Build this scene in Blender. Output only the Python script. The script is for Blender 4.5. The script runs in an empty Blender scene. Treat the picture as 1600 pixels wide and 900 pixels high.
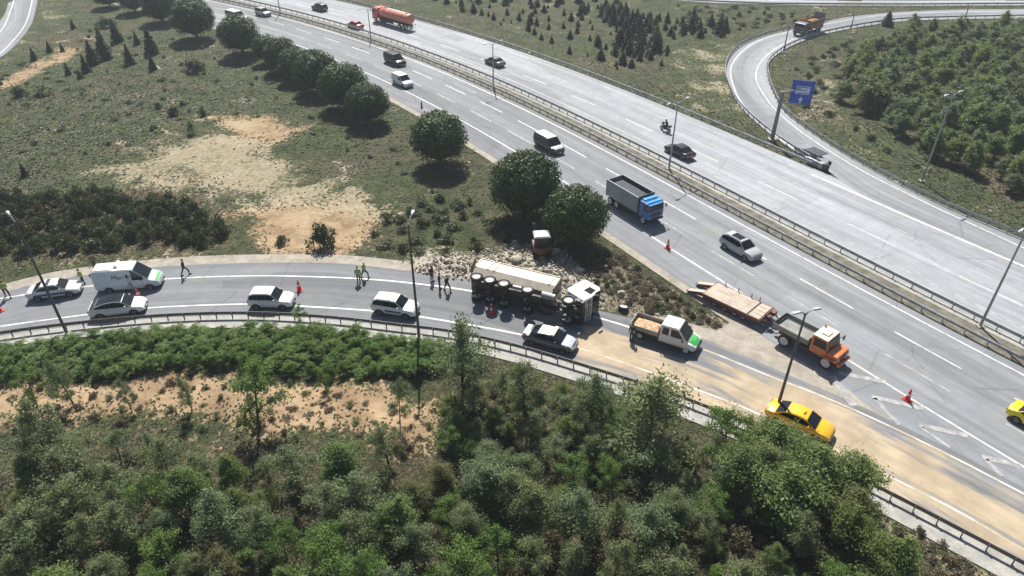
import bpy, math, random
import numpy as np
from mathutils import Vector, Matrix, Quaternion

random.seed(7)
RNG = np.random.default_rng(11)
SC = bpy.context.scene
COL = SC.collection
R = math.radians

# ---------------------------------------------------------------- camera, sky, sun, exposure
CAM_H = 38.5
F_PX, HORIZON, CX, CY = 1081.0, -297.0, 800.0, 450.0
PITCH = math.atan((CY - HORIZON) / F_PX)
cam_data = bpy.data.cameras.new('camera')
cam = bpy.data.objects.new('camera', cam_data)
COL.objects.link(cam)
cam.location = (0, 0, CAM_H)
cam.rotation_euler = (math.pi / 2 - PITCH, 0, 0)
cam_data.sensor_width = 36
cam_data.lens = F_PX / 1600 * 36
cam_data.clip_end = 6000
SC.camera = cam

SUN_EL, SUN_AZ = R(50), R(-6)          # azimuth from +Y towards +X
world = bpy.data.worlds.new('World')
SC.world = world
world.use_nodes = True
wn = world.node_tree
sky = wn.nodes.new('ShaderNodeTexSky')
sky.sky_type = 'NISHITA'
sky.sun_disc = False
sky.sun_elevation = SUN_EL
sky.sun_rotation = SUN_AZ
sky.air_density = 1.0
sky.dust_density = 1.5
bg = wn.nodes['Background']
bg.inputs['Strength'].default_value = 0.058
wn.links.new(sky.outputs['Color'], bg.inputs['Color'])
sun_d = bpy.data.lights.new('sun', 'SUN')
sun_d.energy = 5.0
sun_d.angle = R(0.5)
sun_d.color = (1.0, 0.955, 0.88)
sun = bpy.data.objects.new('sun', sun_d)
COL.objects.link(sun)
sdir = Vector((math.sin(SUN_AZ) * math.cos(SUN_EL), math.cos(SUN_AZ) * math.cos(SUN_EL), math.sin(SUN_EL)))
sun.rotation_euler = sdir.to_track_quat('Z', 'Y').to_euler()
SC.view_settings.view_transform = 'Standard'
SC.view_settings.look = 'None'
SC.view_settings.gamma = 1
SC.view_settings.exposure = 0.68


# ---------------------------------------------------------------- survey helpers
def at(px, py, z=0.0):
    """the place on the level z that the photograph shows at a point"""
    dx, dy = (px - CX) / F_PX, (py - CY) / F_PX
    d = np.array([dx, math.cos(PITCH) - dy * math.sin(PITCH), -math.sin(PITCH) - dy * math.cos(PITCH)])
    t = (z - CAM_H) / d[2]
    return d * t + np.array([0, 0, CAM_H])


def ats(pts, z=0.0):
    return np.array([at(a, b, z)[:2] for a, b in pts])


def spline(pts, step=1.5):
    """smooth resampled plan curve through the points"""
    P = np.asarray(pts, float)
    Q = np.vstack([2 * P[0] - P[1], P, 2 * P[-1] - P[-2]])
    out = []
    for i in range(1, len(Q) - 2):
        p0, p1, p2, p3 = Q[i - 1], Q[i], Q[i + 1], Q[i + 2]
        n = max(2, int(np.hypot(*(p2 - p1)) / 0.5))
        t = np.linspace(0, 1, n, endpoint=False)[:, None]
        m1, m2 = (p2 - p0) / 2, (p3 - p1) / 2
        l = np.hypot(*(p2 - p1))
        for m in (m1, m2):
            k = np.hypot(*m)
            if k > l: m *= l / k
        out.append((2 * t**3 - 3 * t**2 + 1) * p1 + (t**3 - 2 * t**2 + t) * m1 + (-2 * t**3 + 3 * t**2) * p2 + (t**3 - t**2) * m2)
    out.append(Q[-2][None])
    C = np.vstack(out)
    # light smoothing and even spacing
    C = even(C, 0.5)
    k = np.ones(9) / 9
    if len(C) > 20:
        pad = np.vstack([np.repeat(C[:1], 4, 0), C, np.repeat(C[-1:], 4, 0)])
        S = np.stack([np.convolve(pad[:, j], k, 'valid') for j in (0, 1)], 1)
        S[0], S[-1] = C[0], C[-1]
        C = S
    return even(C, step)


def arc(C):
    return np.concatenate([[0], np.cumsum(np.hypot(*np.diff(C, axis=0).T))])


def even(C, step=None, n=None):
    s = arc(C)
    if n is None: n = max(2, int(s[-1] / step) + 1)
    q = np.linspace(0, s[-1], n)
    return np.stack([np.interp(q, s, C[:, 0]), np.interp(q, s, C[:, 1])], 1)


def normals(C):
    T = np.gradient(C, axis=0)
    T /= np.hypot(T[:, 0], T[:, 1])[:, None]
    return np.stack([T[:, 1], -T[:, 0]], 1)     # to the right of travel


def offset(C, t):
    return C + normals(C) * (t if np.ndim(t) == 0 else np.asarray(t)[:, None])


def sdpoly(P, poly):
    """signed distance to a polygon, positive inside"""
    P = np.asarray(P); A = np.asarray(poly); B = np.roll(A, -1, 0)
    best = np.full(len(P), 1e9); inside = np.zeros(len(P), bool)
    for a, b in zip(A, B):
        e = b - a; w = P - a
        t = np.clip((w @ e) / max(e @ e, 1e-9), 0, 1)
        d = np.hypot(w[:, 0] - t * e[0], w[:, 1] - t * e[1])
        best = np.minimum(best, d)
        c = ((a[1] > P[:, 1]) != (b[1] > P[:, 1]))
        if a[1] != b[1]:
            xi = a[0] + (P[:, 1] - a[1]) / (b[1] - a[1]) * e[0]
            inside ^= c & (P[:, 0] < xi)
    return np.where(inside, best, -best)


def sstep(a, b, x):
    t = np.clip((x - a) / (b - a), 0, 1)
    return t * t * (3 - 2 * t)


def wob(x, y, f=1.0):
    return (np.sin(.31 * f * x + 1.7 * np.sin(.17 * f * y)) + np.sin(.27 * f * y + 1.3 * np.sin(.23 * f * x + 1)) +
            .6 * np.sin(.71 * f * x + .5 * f * y + 2) + .5 * np.sin(.93 * f * y - .61 * f * x)) / 3.1


# ---------------------------------------------------------------- materials
class NT:
    def __init__(s, name):
        s.m = bpy.data.materials.new(name); s.m.use_nodes = True
        s.t = s.m.node_tree; s.b = s.t.nodes['Principled BSDF']; s.out = s.t.nodes['Material Output']

    def put(s, sock, v):
        if hasattr(v, 'is_output') or isinstance(v, bpy.types.NodeSocket): s.t.links.new(v, sock)
        elif isinstance(v, (tuple, list)) and len(v) == 3 and sock.type == 'RGBA': sock.default_value = (*v, 1)
        else: sock.default_value = v

    def n(s, typ, ins=(), **props):
        nd = s.t.nodes.new(typ)
        for k, v in props.items(): setattr(nd, k, v)
        for k, v in dict(ins).items(): s.put(nd.inputs[k], v)
        return nd

    def pos(s): return s.n('ShaderNodeNewGeometry').outputs['Position']
    def obj(s): return s.n('ShaderNodeTexCoord').outputs['Object']
    def uv(s): return s.n('ShaderNodeUVMap').outputs['UV']
    def rnd(s): return s.n('ShaderNodeObjectInfo').outputs['Random']
    def attr(s, name): return s.n('ShaderNodeAttribute', attribute_name=name).outputs['Fac']
    def scale(s, v, sc): return s.n('ShaderNodeMapping', {'Vector': v, 'Scale': sc}).outputs['Vector']
    def noise(s, v, sc, det=3, rough=.55, dist=0): return s.n('ShaderNodeTexNoise', {'Vector': v, 'Scale': sc, 'Detail': det, 'Roughness': rough, 'Distortion': dist}).outputs['Fac']
    def vor(s, v, sc): return s.n('ShaderNodeTexVoronoi', {'Vector': v, 'Scale': sc}).outputs['Distance']
    def mth(s, op, a, b=0.0, c=0.0):
        nd = s.n('ShaderNodeMath', operation=op); s.put(nd.inputs[0], a); s.put(nd.inputs[1], b); s.put(nd.inputs[2], c); return nd.outputs[0]
    def ss(s, v, a, b, lo=0.0, hi=1.0):
        return s.n('ShaderNodeMapRange', {'Value': v, 'From Min': a, 'From Max': b, 'To Min': lo, 'To Max': hi}, interpolation_type='SMOOTHSTEP').outputs[0]
    def mix(s, f, a, b, blend='MIX'):
        nd = s.n('ShaderNodeMix', data_type='RGBA', blend_type=blend)
        s.put(nd.inputs[0], f); s.put(nd.inputs[6], a); s.put(nd.inputs[7], b); return nd.outputs[2]
    def mul(s, col, v):     # colour times a scalar
        nd = s.n('ShaderNodeVectorMath', operation='SCALE'); s.put(nd.inputs[0], col); s.put(nd.inputs['Scale'], v); return nd.outputs[0]
    def bump(s, h, strength, dist): s.put(s.b.inputs['Normal'], s.n('ShaderNodeBump', {'Height': h, 'Strength': strength, 'Distance': dist}).outputs['Normal'])
    def fin(s, col, rough=.6, metal=0.0, spec=.5, coat=0.0):
        s.put(s.b.inputs['Base Color'], col); s.put(s.b.inputs['Roughness'], rough); s.put(s.b.inputs['Metallic'], metal)
        s.put(s.b.inputs['Specular IOR Level'], spec)
        if coat: s.b.inputs['Coat Weight'].default_value = coat; s.b.inputs['Coat Roughness'].default_value = .08
        return s.m


MATS = {}


def plain(name, col, rough=.6, metal=0.0, var=.18, sc=2.0, spec=.5, coat=0.0, dirt=None, dirt_amt=.35):
    if name in MATS: return MATS[name]
    g = NT(name); o = g.obj()
    f = g.ss(g.noise(o, sc, 4), .3, .7)
    c = g.mix(f, tuple(x * (1 - var) for x in col), tuple(min(1, x * (1 + var * .6)) for x in col))
    if dirt:
        d = g.ss(g.noise(o, sc * .6, 5, .65, .4), .48, .72, 0, dirt_amt)
        c = g.mix(d, c, dirt)
    MATS[name] = g.fin(c, g.mth('MULTIPLY_ADD', f, .12, rough - .06), metal, spec, coat)
    return MATS[name]


def paint(name, col, rough=.32, dirt=(.30, .26, .20)):
    return plain('paint_' + name, col, rough, 0, .05, 1.5, .5, .25, dirt, .10)


M_glass = plain('window_glass', (.008, .011, .015), .06, 0, .2, 1.0, .35)
M_tyre = plain('tyre_rubber', (.012, .012, .012), .8, var=.3, dirt=(.12, .10, .08), dirt_amt=.4)
M_rim = plain('alloy_rim', (.35, .35, .36), .35, .7)
M_steelrim = plain('steel_rim', (.66, .65, .62), .55, .0, dirt=(.3, .25, .2), dirt_amt=.25)
M_black = plain('black_plastic', (.018, .018, .02), .5)
M_under = plain('chassis_black', (.022, .021, .02), .6, dirt=(.07, .055, .042), dirt_amt=.5)
M_lens = plain('lamp_lens', (.55, .57, .6), .12, .2)
M_red = plain('tail_lamp_red', (.35, .012, .012), .2)
M_amber = plain('amber_lens', (.55, .20, .02), .2)
M_galv = plain('galvanised_steel', (.33, .34, .35), .5, .35, .25, 1.2, dirt=(.16, .13, .10), dirt_amt=.5)
M_galvdark = plain('dark_steel', (.10, .10, .10), .55, .3, .25, 1.2, dirt=(.10, .08, .06), dirt_amt=.5)  # darker copy of the steel; carries the ramp rail's painted shade
M_conc = plain('concrete', (.36, .35, .32), .85, var=.25, sc=1.2, dirt=(.20, .17, .13), dirt_amt=.5)
M_white = paint('white', (.72, .72, .71))
M_plate = plain('plate_white', (.7, .7, .68), .5)
M_skin = plain('skin', (.42, .26, .18), .55)


def asphalt(name, base=.135, sand=False, tint=(.955, 1.01, 1.08), pale=0.0):
    g = NT(name); p = g.pos(); u = g.uv()
    big = g.noise(p, .05, 3); mid = g.noise(p, .6, 5, .65)
    lanes = g.noise(g.scale(u, (.012, .55, 1)), 1.0, 3, .5)
    streak = g.noise(g.scale(u, (.045, 1.6, 1)), 1.0, 4, .6)
    grain = g.noise(p, 9, 3, .7)
    v = g.mth('MULTIPLY_ADD', g.ss(lanes, .3, .7), .30, .80)
    v = g.mth('MULTIPLY', v, g.mth('MULTIPLY_ADD', big, .35, .83))
    v = g.mth('MULTIPLY', v, g.mth('MULTIPLY_ADD', g.ss(mid, .25, .75), .18, .91))
    v = g.mth('MULTIPLY', v, g.mth('MULTIPLY_ADD', g.ss(streak, .3, .75), .22, .89))
    v = g.mth('MULTIPLY', v, g.mth('MULTIPLY_ADD', grain, .24, .88))
    col = g.mul(tuple(base * t for t in tint), v)
    vn = g.n('ShaderNodeTexVoronoi', {'Vector': g.scale(u, (.045, .27, 1)), 'Scale': 1.0}, distance='CHEBYCHEV'); sep = g.n('ShaderNodeSeparateColor', {0: vn.outputs['Color']})
    col = g.mul(col, g.ss(sep.outputs[0], .80, .82, 1.0, .84)); col = g.mul(col, g.ss(sep.outputs[1], .86, .88, 1.0, 1.10))
    crack = g.n('ShaderNodeTexVoronoi', {'Vector': g.scale(u, (.10, .28, 1)), 'Scale': 1.0}, feature='DISTANCE_TO_EDGE').outputs['Distance']
    col = g.mul(col, g.ss(crack, .0, .012, .78, 1.0))
    stain = g.ss(g.noise(g.scale(u, (.06, .5, 1)), 1.0, 5, .7, .6), .60, .74, 0, .40)
    col = g.mix(stain, col, (base * .52, base * .51, base * .5))
    dust = g.ss(g.noise(p, .22, 4, .6, .5), .54, .8, 0, .35)
    col = g.mix(dust, col, (.27, .245, .205))
    if sand:
        a = g.attr('sand')
        sn = g.noise(g.scale(u, (.075, .62, 1)), 1.0, 5, .62, .5)
        s2 = g.noise(g.scale(u, (.25, 1.4, 1)), 1.0, 4, .6)
        k = g.mth('ADD', a, g.mth('MULTIPLY', g.mth('SUBTRACT', g.mth('ADD', g.mth('MULTIPLY', sn, .7), g.mth('MULTIPLY', s2, .3)), .5), 3.4))
        sf = g.ss(k, .40, .90, 0, .94)
        scol = g.mix(g.ss(g.noise(p, .35, 4, .6), .3, .7), (.34, .262, .168), (.49, .395, .268))
        scol = g.mix(g.ss(s2, .35, .72, 0, .5), scol, (.27, .225, .175))
        col = g.mix(sf, col, scol)
    g.bump(grain, .25, .01)
    rough = g.mth('MULTIPLY_ADD', mid, .12, .78)
    return g.fin(col, rough, 0, .3)


M_asph_a = asphalt('asphalt_motorway', .215)
M_asph_b = asphalt('asphalt_far_glare', .315)  # sun glare painted in as a paler base colour
M_asph_d = asphalt('asphalt_ramp', .19, sand=True)
M_asph_c = asphalt('asphalt_loop', .26)


def marking():
    g = NT('road_paint'); p = g.pos()
    w = g.ss(g.noise(p, 1.6, 5, .7), .42, .66, .05, .7)
    w2 = g.ss(g.noise(p, .25, 3), .45, .7, 0, .35)
    c = g.mix(w, (.66, .66, .65), (.24, .24, .24))
    return g.fin(g.mix(w2, c, (.36, .35, .33)), .55)


M_mark = marking()


def worn_marking():
    g = NT('worn_road_paint'); p = g.pos()
    w = g.ss(g.noise(p, 1.1, 5, .7), .34, .60, 0.2, .9)
    return g.fin(g.mix(w, (.50, .50, .49), (.20, .20, .20)), .55)


M_markworn = worn_marking()


def sanded_marking():
    g = NT('sand_covered_paint'); p = g.pos()
    w = g.ss(g.noise(p, .45, 5, .7), .40, .58, .15, .97)
    return g.fin(g.mix(w, (.58, .57, .54), (.40, .32, .215)), .7)


M_sandmark = sanded_marking()


def ground_mat():
    g = NT('field_ground'); p = g.pos()
    n1 = g.noise(p, .045, 4, .6, .3); n2 = g.noise(p, .35, 5, .65, .4); n3 = g.noise(p, 2.2, 5, .7); n4 = g.noise(p, 9, 3, .7)
    green = g.mix(g.ss(n2, .35, .65), (.036, .048, .019), (.066, .082, .033))
    dry = g.mix(g.ss(n3, .3, .7), (.066, .054, .032), (.112, .093, .058))
    c = g.mix(g.ss(g.mth('MULTIPLY_ADD', n2, .5, g.mth('MULTIPLY', n1, .6)), .50, .72), green, dry)
    c = g.mix(g.ss(n3, .56, .78, 0, .6), c, (.045, .046, .024))
    soil = g.mix(g.ss(n2, .3, .7), (.215, .140, .080), (.42, .305, .185))
    soil = g.mix(g.ss(n3, .45, .75, 0, .6), soil, (.36, .29, .205))
    pale = g.mix(g.ss(n3, .3, .7), (.27, .225, .145), (.44, .38, .27))
    pale = g.mix(g.ss(g.noise(p, 1.1, 4, .6, 1.0), .5, .72, 0, .75), pale, (.14, .125, .06))
    rub = g.mix(g.ss(n4, .3, .7), (.28, .25, .20), (.48, .44, .37))
    dsoil = g.mix(g.ss(n3, .3, .7), (.125, .105, .072), (.265, .225, .165))
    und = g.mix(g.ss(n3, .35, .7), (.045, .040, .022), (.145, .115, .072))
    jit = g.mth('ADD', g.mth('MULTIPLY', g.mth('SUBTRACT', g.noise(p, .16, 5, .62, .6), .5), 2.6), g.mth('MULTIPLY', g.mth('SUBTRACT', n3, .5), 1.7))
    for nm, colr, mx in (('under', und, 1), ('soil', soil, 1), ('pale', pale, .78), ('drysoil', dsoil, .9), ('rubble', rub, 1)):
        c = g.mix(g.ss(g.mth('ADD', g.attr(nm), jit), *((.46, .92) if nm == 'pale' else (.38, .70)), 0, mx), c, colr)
    v = g.mth('MULTIPLY_ADD', n4, .5, .75)
    c = g.mul(c, v)
    g.bump(g.mth('ADD', n3, g.mth('MULTIPLY', n4, .5)), .8, .15)
    return g.fin(c, .95, 0, .15)


M_ground = ground_mat()


def verge_mat(name, a, b):
    g = NT(name); p = g.pos()
    n = g.noise(p, .9, 5, .65, .4); n2 = g.noise(p, 6, 3, .7)
    c = g.mul(g.mix(g.ss(n, .3, .7), a, b), g.mth('MULTIPLY_ADD', n2, .5, .75))
    g.bump(n2, .5, .04)
    return g.fin(c, .92, 0, .2)


M_gravel = verge_mat('median_gravel', (.085, .082, .062), (.20, .185, .15))
M_gutter = verge_mat('gutter_concrete', (.27, .265, .245), (.40, .39, .36))
M_apron = verge_mat('dusty_shoulder', (.25, .225, .19), (.38, .345, .29))


def leaf_mat(name, dark, light, hue_var=.35, trans=.28, brown=None):
    g = NT(name)
    t = g.attr('tint'); r = g.rnd()
    c = g.mix(t, dark, light)
    alt = g.mix(t, tuple(x * .75 for x in dark), (light[0] * 1.25, light[1] * 1.02, light[2] * .75))
    c = g.mix(g.mth('MULTIPLY', r, hue_var * 2), c, alt)
    if brown: c = g.mix(g.ss(r, .80, .97, 0, .6), c, brown)
    g.fin(c, .55, 0, .3)
    tr = g.n('ShaderNodeBsdfTranslucent', {'Color': g.mul(c, 1.3)})
    mx = g.n('ShaderNodeMixShader', {0: trans, 1: g.b.outputs[0], 2: tr.outputs[0]})
    g.t.links.new(mx.outputs[0], g.out.inputs[0])
    return g.m


M_pine = leaf_mat('pine_needles', (.012, .030, .007), (.062, .122, .024), .25, .15)
M_conifer = leaf_mat('conifer_needles', (.018, .036, .015), (.058, .092, .040), .3, .15)
M_leaf = leaf_mat('broad_leaves', (.085, .120, .036), (.225, .320, .108), .42, .48, (.15, .135, .07))
M_leafgrey = leaf_mat('grey_green_leaves', (.090, .118, .055), (.215, .285, .140), .35, .45)
M_fern = leaf_mat('feathery_leaves', (.052, .108, .022), (.165, .275, .066), .4, .42)
M_hedge = leaf_mat('hedge_leaves', (.026, .044, .016), (.085, .120, .045), .4, .25, (.08, .066, .035))
M_grass = leaf_mat('grass_blades', (.040, .049, .019), (.088, .095, .041), .3, .40)
M_dry = leaf_mat('dry_weeds', (.075, .065, .042), (.21, .185, .125), .3, .30)
M_bark = plain('bark', (.060, .045, .032), .9, var=.4, sc=4)


# ---------------------------------------------------------------- objects
def props(o, label=None, cat=None, group=None, kind=None):
    if label: o['label'] = label
    if cat: o['category'] = cat
    if group: o['group'] = group
    if kind: o['kind'] = kind
    return o


def thing(name, label, cat, loc=(0, 0, 0), rz=0.0, group=None):
    o = bpy.data.objects.new(name, None); COL.objects.link(o)
    o.location = loc; o.rotation_euler = (0, 0, rz); o.empty_display_size = .3
    return props(o, label, cat, group)


def link(name, me, parent=None, mat=None):
    if mat is not None and not me.materials: me.materials.append(mat)
    o = bpy.data.objects.new(name, me); COL.objects.link(o)
    if parent is not None: o.parent = parent
    return o


def rawmesh(name, V, F, mat=None, smooth=False, tint=None, uv=None, attrs=None):
    me = bpy.data.meshes.new(name)
    V = np.asarray(V, dtype=np.float32)
    if isinstance(F, np.ndarray):
        k = F.shape[1]; nf = len(F)
        me.vertices.add(len(V)); me.vertices.foreach_set('co', V.ravel())
        me.loops.add(nf * k); me.loops.foreach_set('vertex_index', F.astype(np.int32).ravel())
        me.polygons.add(nf); me.polygons.foreach_set('loop_start', np.arange(0, nf * k, k, dtype=np.int32))
        me.update(calc_edges=True)
    else:
        me.from_pydata([tuple(v) for v in V.tolist()], [], F); me.update()
    if smooth: me.polygons.foreach_set('use_smooth', np.ones(len(me.polygons), bool))
    if uv is not None:
        l = me.uv_layers.new(name='UVMap'); vi = np.zeros(len(me.loops), np.int32); me.loops.foreach_get('vertex_index', vi)
        l.data.foreach_set('uv', np.asarray(uv, np.float32)[vi].ravel())
    for k_, a in (attrs or {}).items():
        at_ = me.attributes.new(k_, 'FLOAT', 'POINT'); at_.data.foreach_set('value', np.asarray(a, np.float32))
    if tint is not None:
        at_ = me.attributes.new('tint', 'FLOAT', 'POINT'); at_.data.foreach_set('value', np.asarray(tint, np.float32))
    if mat is not None: me.materials.append(mat)
    return me


class MB:
    """collects solids and links them as one mesh"""
    def __init__(s): s.v = []; s.f = []

    def add(s, V, F):
        o = len(s.v); s.v += [tuple(map(float, q)) for q in V]; s.f += [tuple(i + o for i in q) for q in F]; return s

    def box(s, c, d, taper=(1, 1), shift=(0, 0)):
        x, y, z = d[0] / 2, d[1] / 2, d[2] / 2; tx, ty = taper
        V = [(c[0] + sx * x, c[1] + sy * y, c[2] - z) for sx, sy in ((-1, -1), (1, -1), (1, 1), (-1, 1))]
        V += [(c[0] + shift[0] + sx * x * tx, c[1] + shift[1] + sy * y * ty, c[2] + z) for sx, sy in ((-1, -1), (1, -1), (1, 1), (-1, 1))]
        return s.add(V, [(3, 2, 1, 0), (4, 5, 6, 7), (0, 1, 5, 4), (1, 2, 6, 5), (2, 3, 7, 6), (3, 0, 4, 7)])

    def prism(s, prof, y0, y1, axis='y'):
        n = len(prof)
        if axis == 'y': V = [(a, y0, b) for a, b in prof] + [(a, y1, b) for a, b in prof]
        elif axis == 'z': V = [(a, b, y0) for a, b in prof] + [(a, b, y1) for a, b in prof]
        else: V = [(y0, a, b) for a, b in prof] + [(y1, a, b) for a, b in prof]
        return s.add(V, [tuple(range(n)), tuple(range(2 * n - 1, n - 1, -1))] + [(i, i + n, (i + 1) % n + n, (i + 1) % n) for i in range(n)])

    def tube(s, pts, rad, n=8, cap=True):
        P = [Vector(p) for p in pts]
        if not isinstance(rad, (list, tuple)): rad = [rad] * len(P)
        rings = []; a = None
        for i, p in enumerate(P):
            d = (P[min(i + 1, len(P) - 1)] - P[max(i - 1, 0)]).normalized()
            if a is None: a = d.orthogonal().normalized()
            a = (a - d * a.dot(d)).normalized(); b = d.cross(a)
            rings.append([p + (a * math.cos(2 * math.pi * k / n) + b * math.sin(2 * math.pi * k / n)) * rad[i] for k in range(n)])
        V = [v for r in rings for v in r]
        F = [(i * n + k, i * n + (k + 1) % n, (i + 1) * n + (k + 1) % n, (i + 1) * n + k) for i in range(len(P) - 1) for k in range(n)]
        if cap: F += [tuple(range(n - 1, -1, -1)), tuple((len(P) - 1) * n + k for k in range(n))]
        return s.add(V, F)

    def loft(s, rings, closed=True, caps=True):
        n = len(rings[0]); V = [v for r in rings for v in r]
        F = [(i * n + k, i * n + (k + 1) % n, (i + 1) * n + (k + 1) % n, (i + 1) * n + k) for i in range(len(rings) - 1) for k in range(n if closed else n - 1)]
        if caps: F += [tuple(range(n - 1, -1, -1)), tuple((len(rings) - 1) * n + k for k in range(n))]
        return s.add(V, F)

    def mesh(s, name, mat, smooth=False, angle=38):
        me = bpy.data.meshes.new(name); me.from_pydata(s.v, [], s.f); me.update()
        import bmesh
        bm = bmesh.new(); bm.from_mesh(me); bmesh.ops.recalc_face_normals(bm, faces=bm.faces); bm.to_mesh(me); bm.free()
        if smooth:
            me.polygons.foreach_set('use_smooth', np.ones(len(me.polygons), bool)); me.set_sharp_from_angle(angle=R(angle))
        if mat is not None: me.materials.append(mat)
        return me

    def build(s, name, mat, parent=None, bevel=0, smooth=False, angle=38):
        o = link(name, s.mesh(name, mat, smooth, angle), parent)
        if bevel:
            b = o.modifiers.new('bevel', 'BEVEL'); b.width = bevel; b.segments = 2; b.limit_method = 'ANGLE'
        return o


def box(name, mat, parent, c, d, bevel=0, **k): return MB().box(c, d, **k).build(name, mat, parent, bevel)


# ---------------------------------------------------------------- road alignments
REF_PX = [(440, 28), (600, 78), (630, 88), (800, 163), (940, 233), (1067, 300), (1200, 372), (1380, 473), (1600, 585)]
_r = ats(REF_PX); _co = np.polyfit(_r[:, 1], _r[:, 0], 3)
_yy = np.linspace(232, 14, 900)
REF = even(np.stack([np.polyval(_co, _yy), _yy], 1), 1.5)          # travels towards the viewer; +t is to its left (far side)
REF_S = arc(REF)


def hw(t):                                 # offset of the motorway's median edge line; t > 0 away from the viewer
    return offset(REF, -t)


def ref_s(P):
    return REF_S[np.argmin(np.hypot(REF[:, 0] - P[0], REF[:, 1] - P[1]))]


def heading(C, P):
    k = int(np.clip(np.argmin(np.hypot(C[:, 0] - P[0], C[:, 1] - P[1])), 1, len(C) - 2))
    d = C[k + 1] - C[k - 1]
    return math.atan2(d[1], d[0])


D_near = spline(ats([(-120, 528), (0, 510), (140, 491), (230, 481), (390, 475), (460, 478), (587, 486), (657, 495), (800, 520), (930, 552), (1140, 628), (1193, 650), (1340, 720), (1400, 750), (1480, 790), (1533, 818), (1573, 845), (1680, 905)]))
D_far = spline(ats([(-120, 483), (0, 467), (40, 460), (150, 446), (257, 436), (400, 431), (533, 434), (600, 438), (673, 446), (740, 455), (940, 497), (977, 510), (1097, 545), (1200, 587), (1270, 613), (1327, 637), (1373, 658), (1467, 703), (1600, 772), (1700, 825)]))
D_rail = spline(ats([(-120, 541), (0, 518), (143, 500), (267, 490), (400, 487), (533, 495), (633, 507), (693, 513), (800, 536), (900, 565), (980, 590), (1043, 610), (1083, 625), (1183, 665), (1330, 737), (1467, 807), (1600, 877), (1700, 930)], .72))
D_edge = spline(ats([(-120, 472), (0, 457), (67, 437), (253, 414), (400, 408), (533, 409), (633, 420), (733, 435), (850, 466), (933, 485), (980, 496), (1033, 508), (1110, 533), (1200, 572), (1270, 602), (1327, 626), (1373, 648), (1467, 693), (1600, 762), (1700, 815)]))
D_out = offset(D_rail, .7)

C_left = spline(ats([(1700, 10), (1600, 14), (1500, 15), (1400, 19), (1330, 26), (1293, 33), (1240, 45), (1200, 54), (1163, 68), (1140, 88), (1133, 113), (1142, 143), (1160, 171), (1200, 207), (1240, 235), (1283, 260), (1300, 270)]))
C_right = spline(ats([(1700, 24), (1600, 28), (1500, 30), (1400, 34), (1293, 52), (1240, 70), (1210, 88), (1200, 102), (1203, 128), (1213, 153), (1230, 178), (1300, 228), (1387, 278), (1440, 305), (1513, 338), (1600, 374), (1700, 418)]))
C_lineL = spline(ats([(1700, 13), (1600, 17), (1400, 22), (1293, 37), (1240, 48), (1200, 58), (1165, 76), (1142, 105), (1148, 140), (1164, 168), (1210, 210), (1275, 256)]))
C_lineR = spline(ats([(1700, 21), (1600, 25), (1400, 31), (1293, 47), (1240, 61), (1200, 85), (1183, 107), (1182, 127), (1200, 158), (1220, 180), (1267, 217), (1347, 267), (1413, 300), (1457, 322), (1533, 357), (1600, 388), (1700, 432)]))
C_wide = spline(np.vstack([ats([(1700, 10), (1600, 14), (1500, 15), (1400, 19), (1330, 26), (1293, 33), (1240, 45), (1200, 54), (1163, 68), (1140, 88), (1133, 113), (1142, 143), (1160, 171), (1200, 207), (1240, 235), (1283, 260)]), ats([(1343, 302), (1413, 336), (1600, 420), (1720, 475)])]))
T_out = spline(ats([(62, -40), (60, -8), (57, 10), (49, 38), (26, 68), (0, 90), (-60, 118)]))
T_in = spline(ats([(14, -40), (14, -10), (11, 12), (0, 32), (-30, 50), (-80, 75)]))
U_top = ats([(960, -14), (1040, -6), (1200, 0), (1400, 1), (1600, 0), (1760, -2)])
U_bot = ats([(960, -6), (1040, 1), (1200, 8), (1400, 9), (1600, 8), (1760, 6)])


def strip_poly(a, b): return np.vstack([a, b[::-1]])


n_mid = len(REF)
near_shoulder = hw(-14.4)
far_shoulder = hw(19.3)
ga = ats([(985, 490), (1040, 496), (1105, 513), (1130, 511), (1142, 503), (1245, 562), (1330, 612), (1380, 660), (1340, 652), (1270, 618), (1200, 584), (1110, 540), (1033, 512)])
ROAD_POLYS = [ga, strip_poly(even(near_shoulder, 4), even(far_shoulder, 4)), strip_poly(even(D_edge, 3), even(D_out, 3)), strip_poly(even(C_wide, 3), even(C_right, 3)),
              strip_poly(even(T_out, 4), even(T_in, 4)), strip_poly(U_top, U_bot)]


def road_sd(P):
    return np.max([sdpoly(P, q) for q in ROAD_POLYS], 0)


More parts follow.
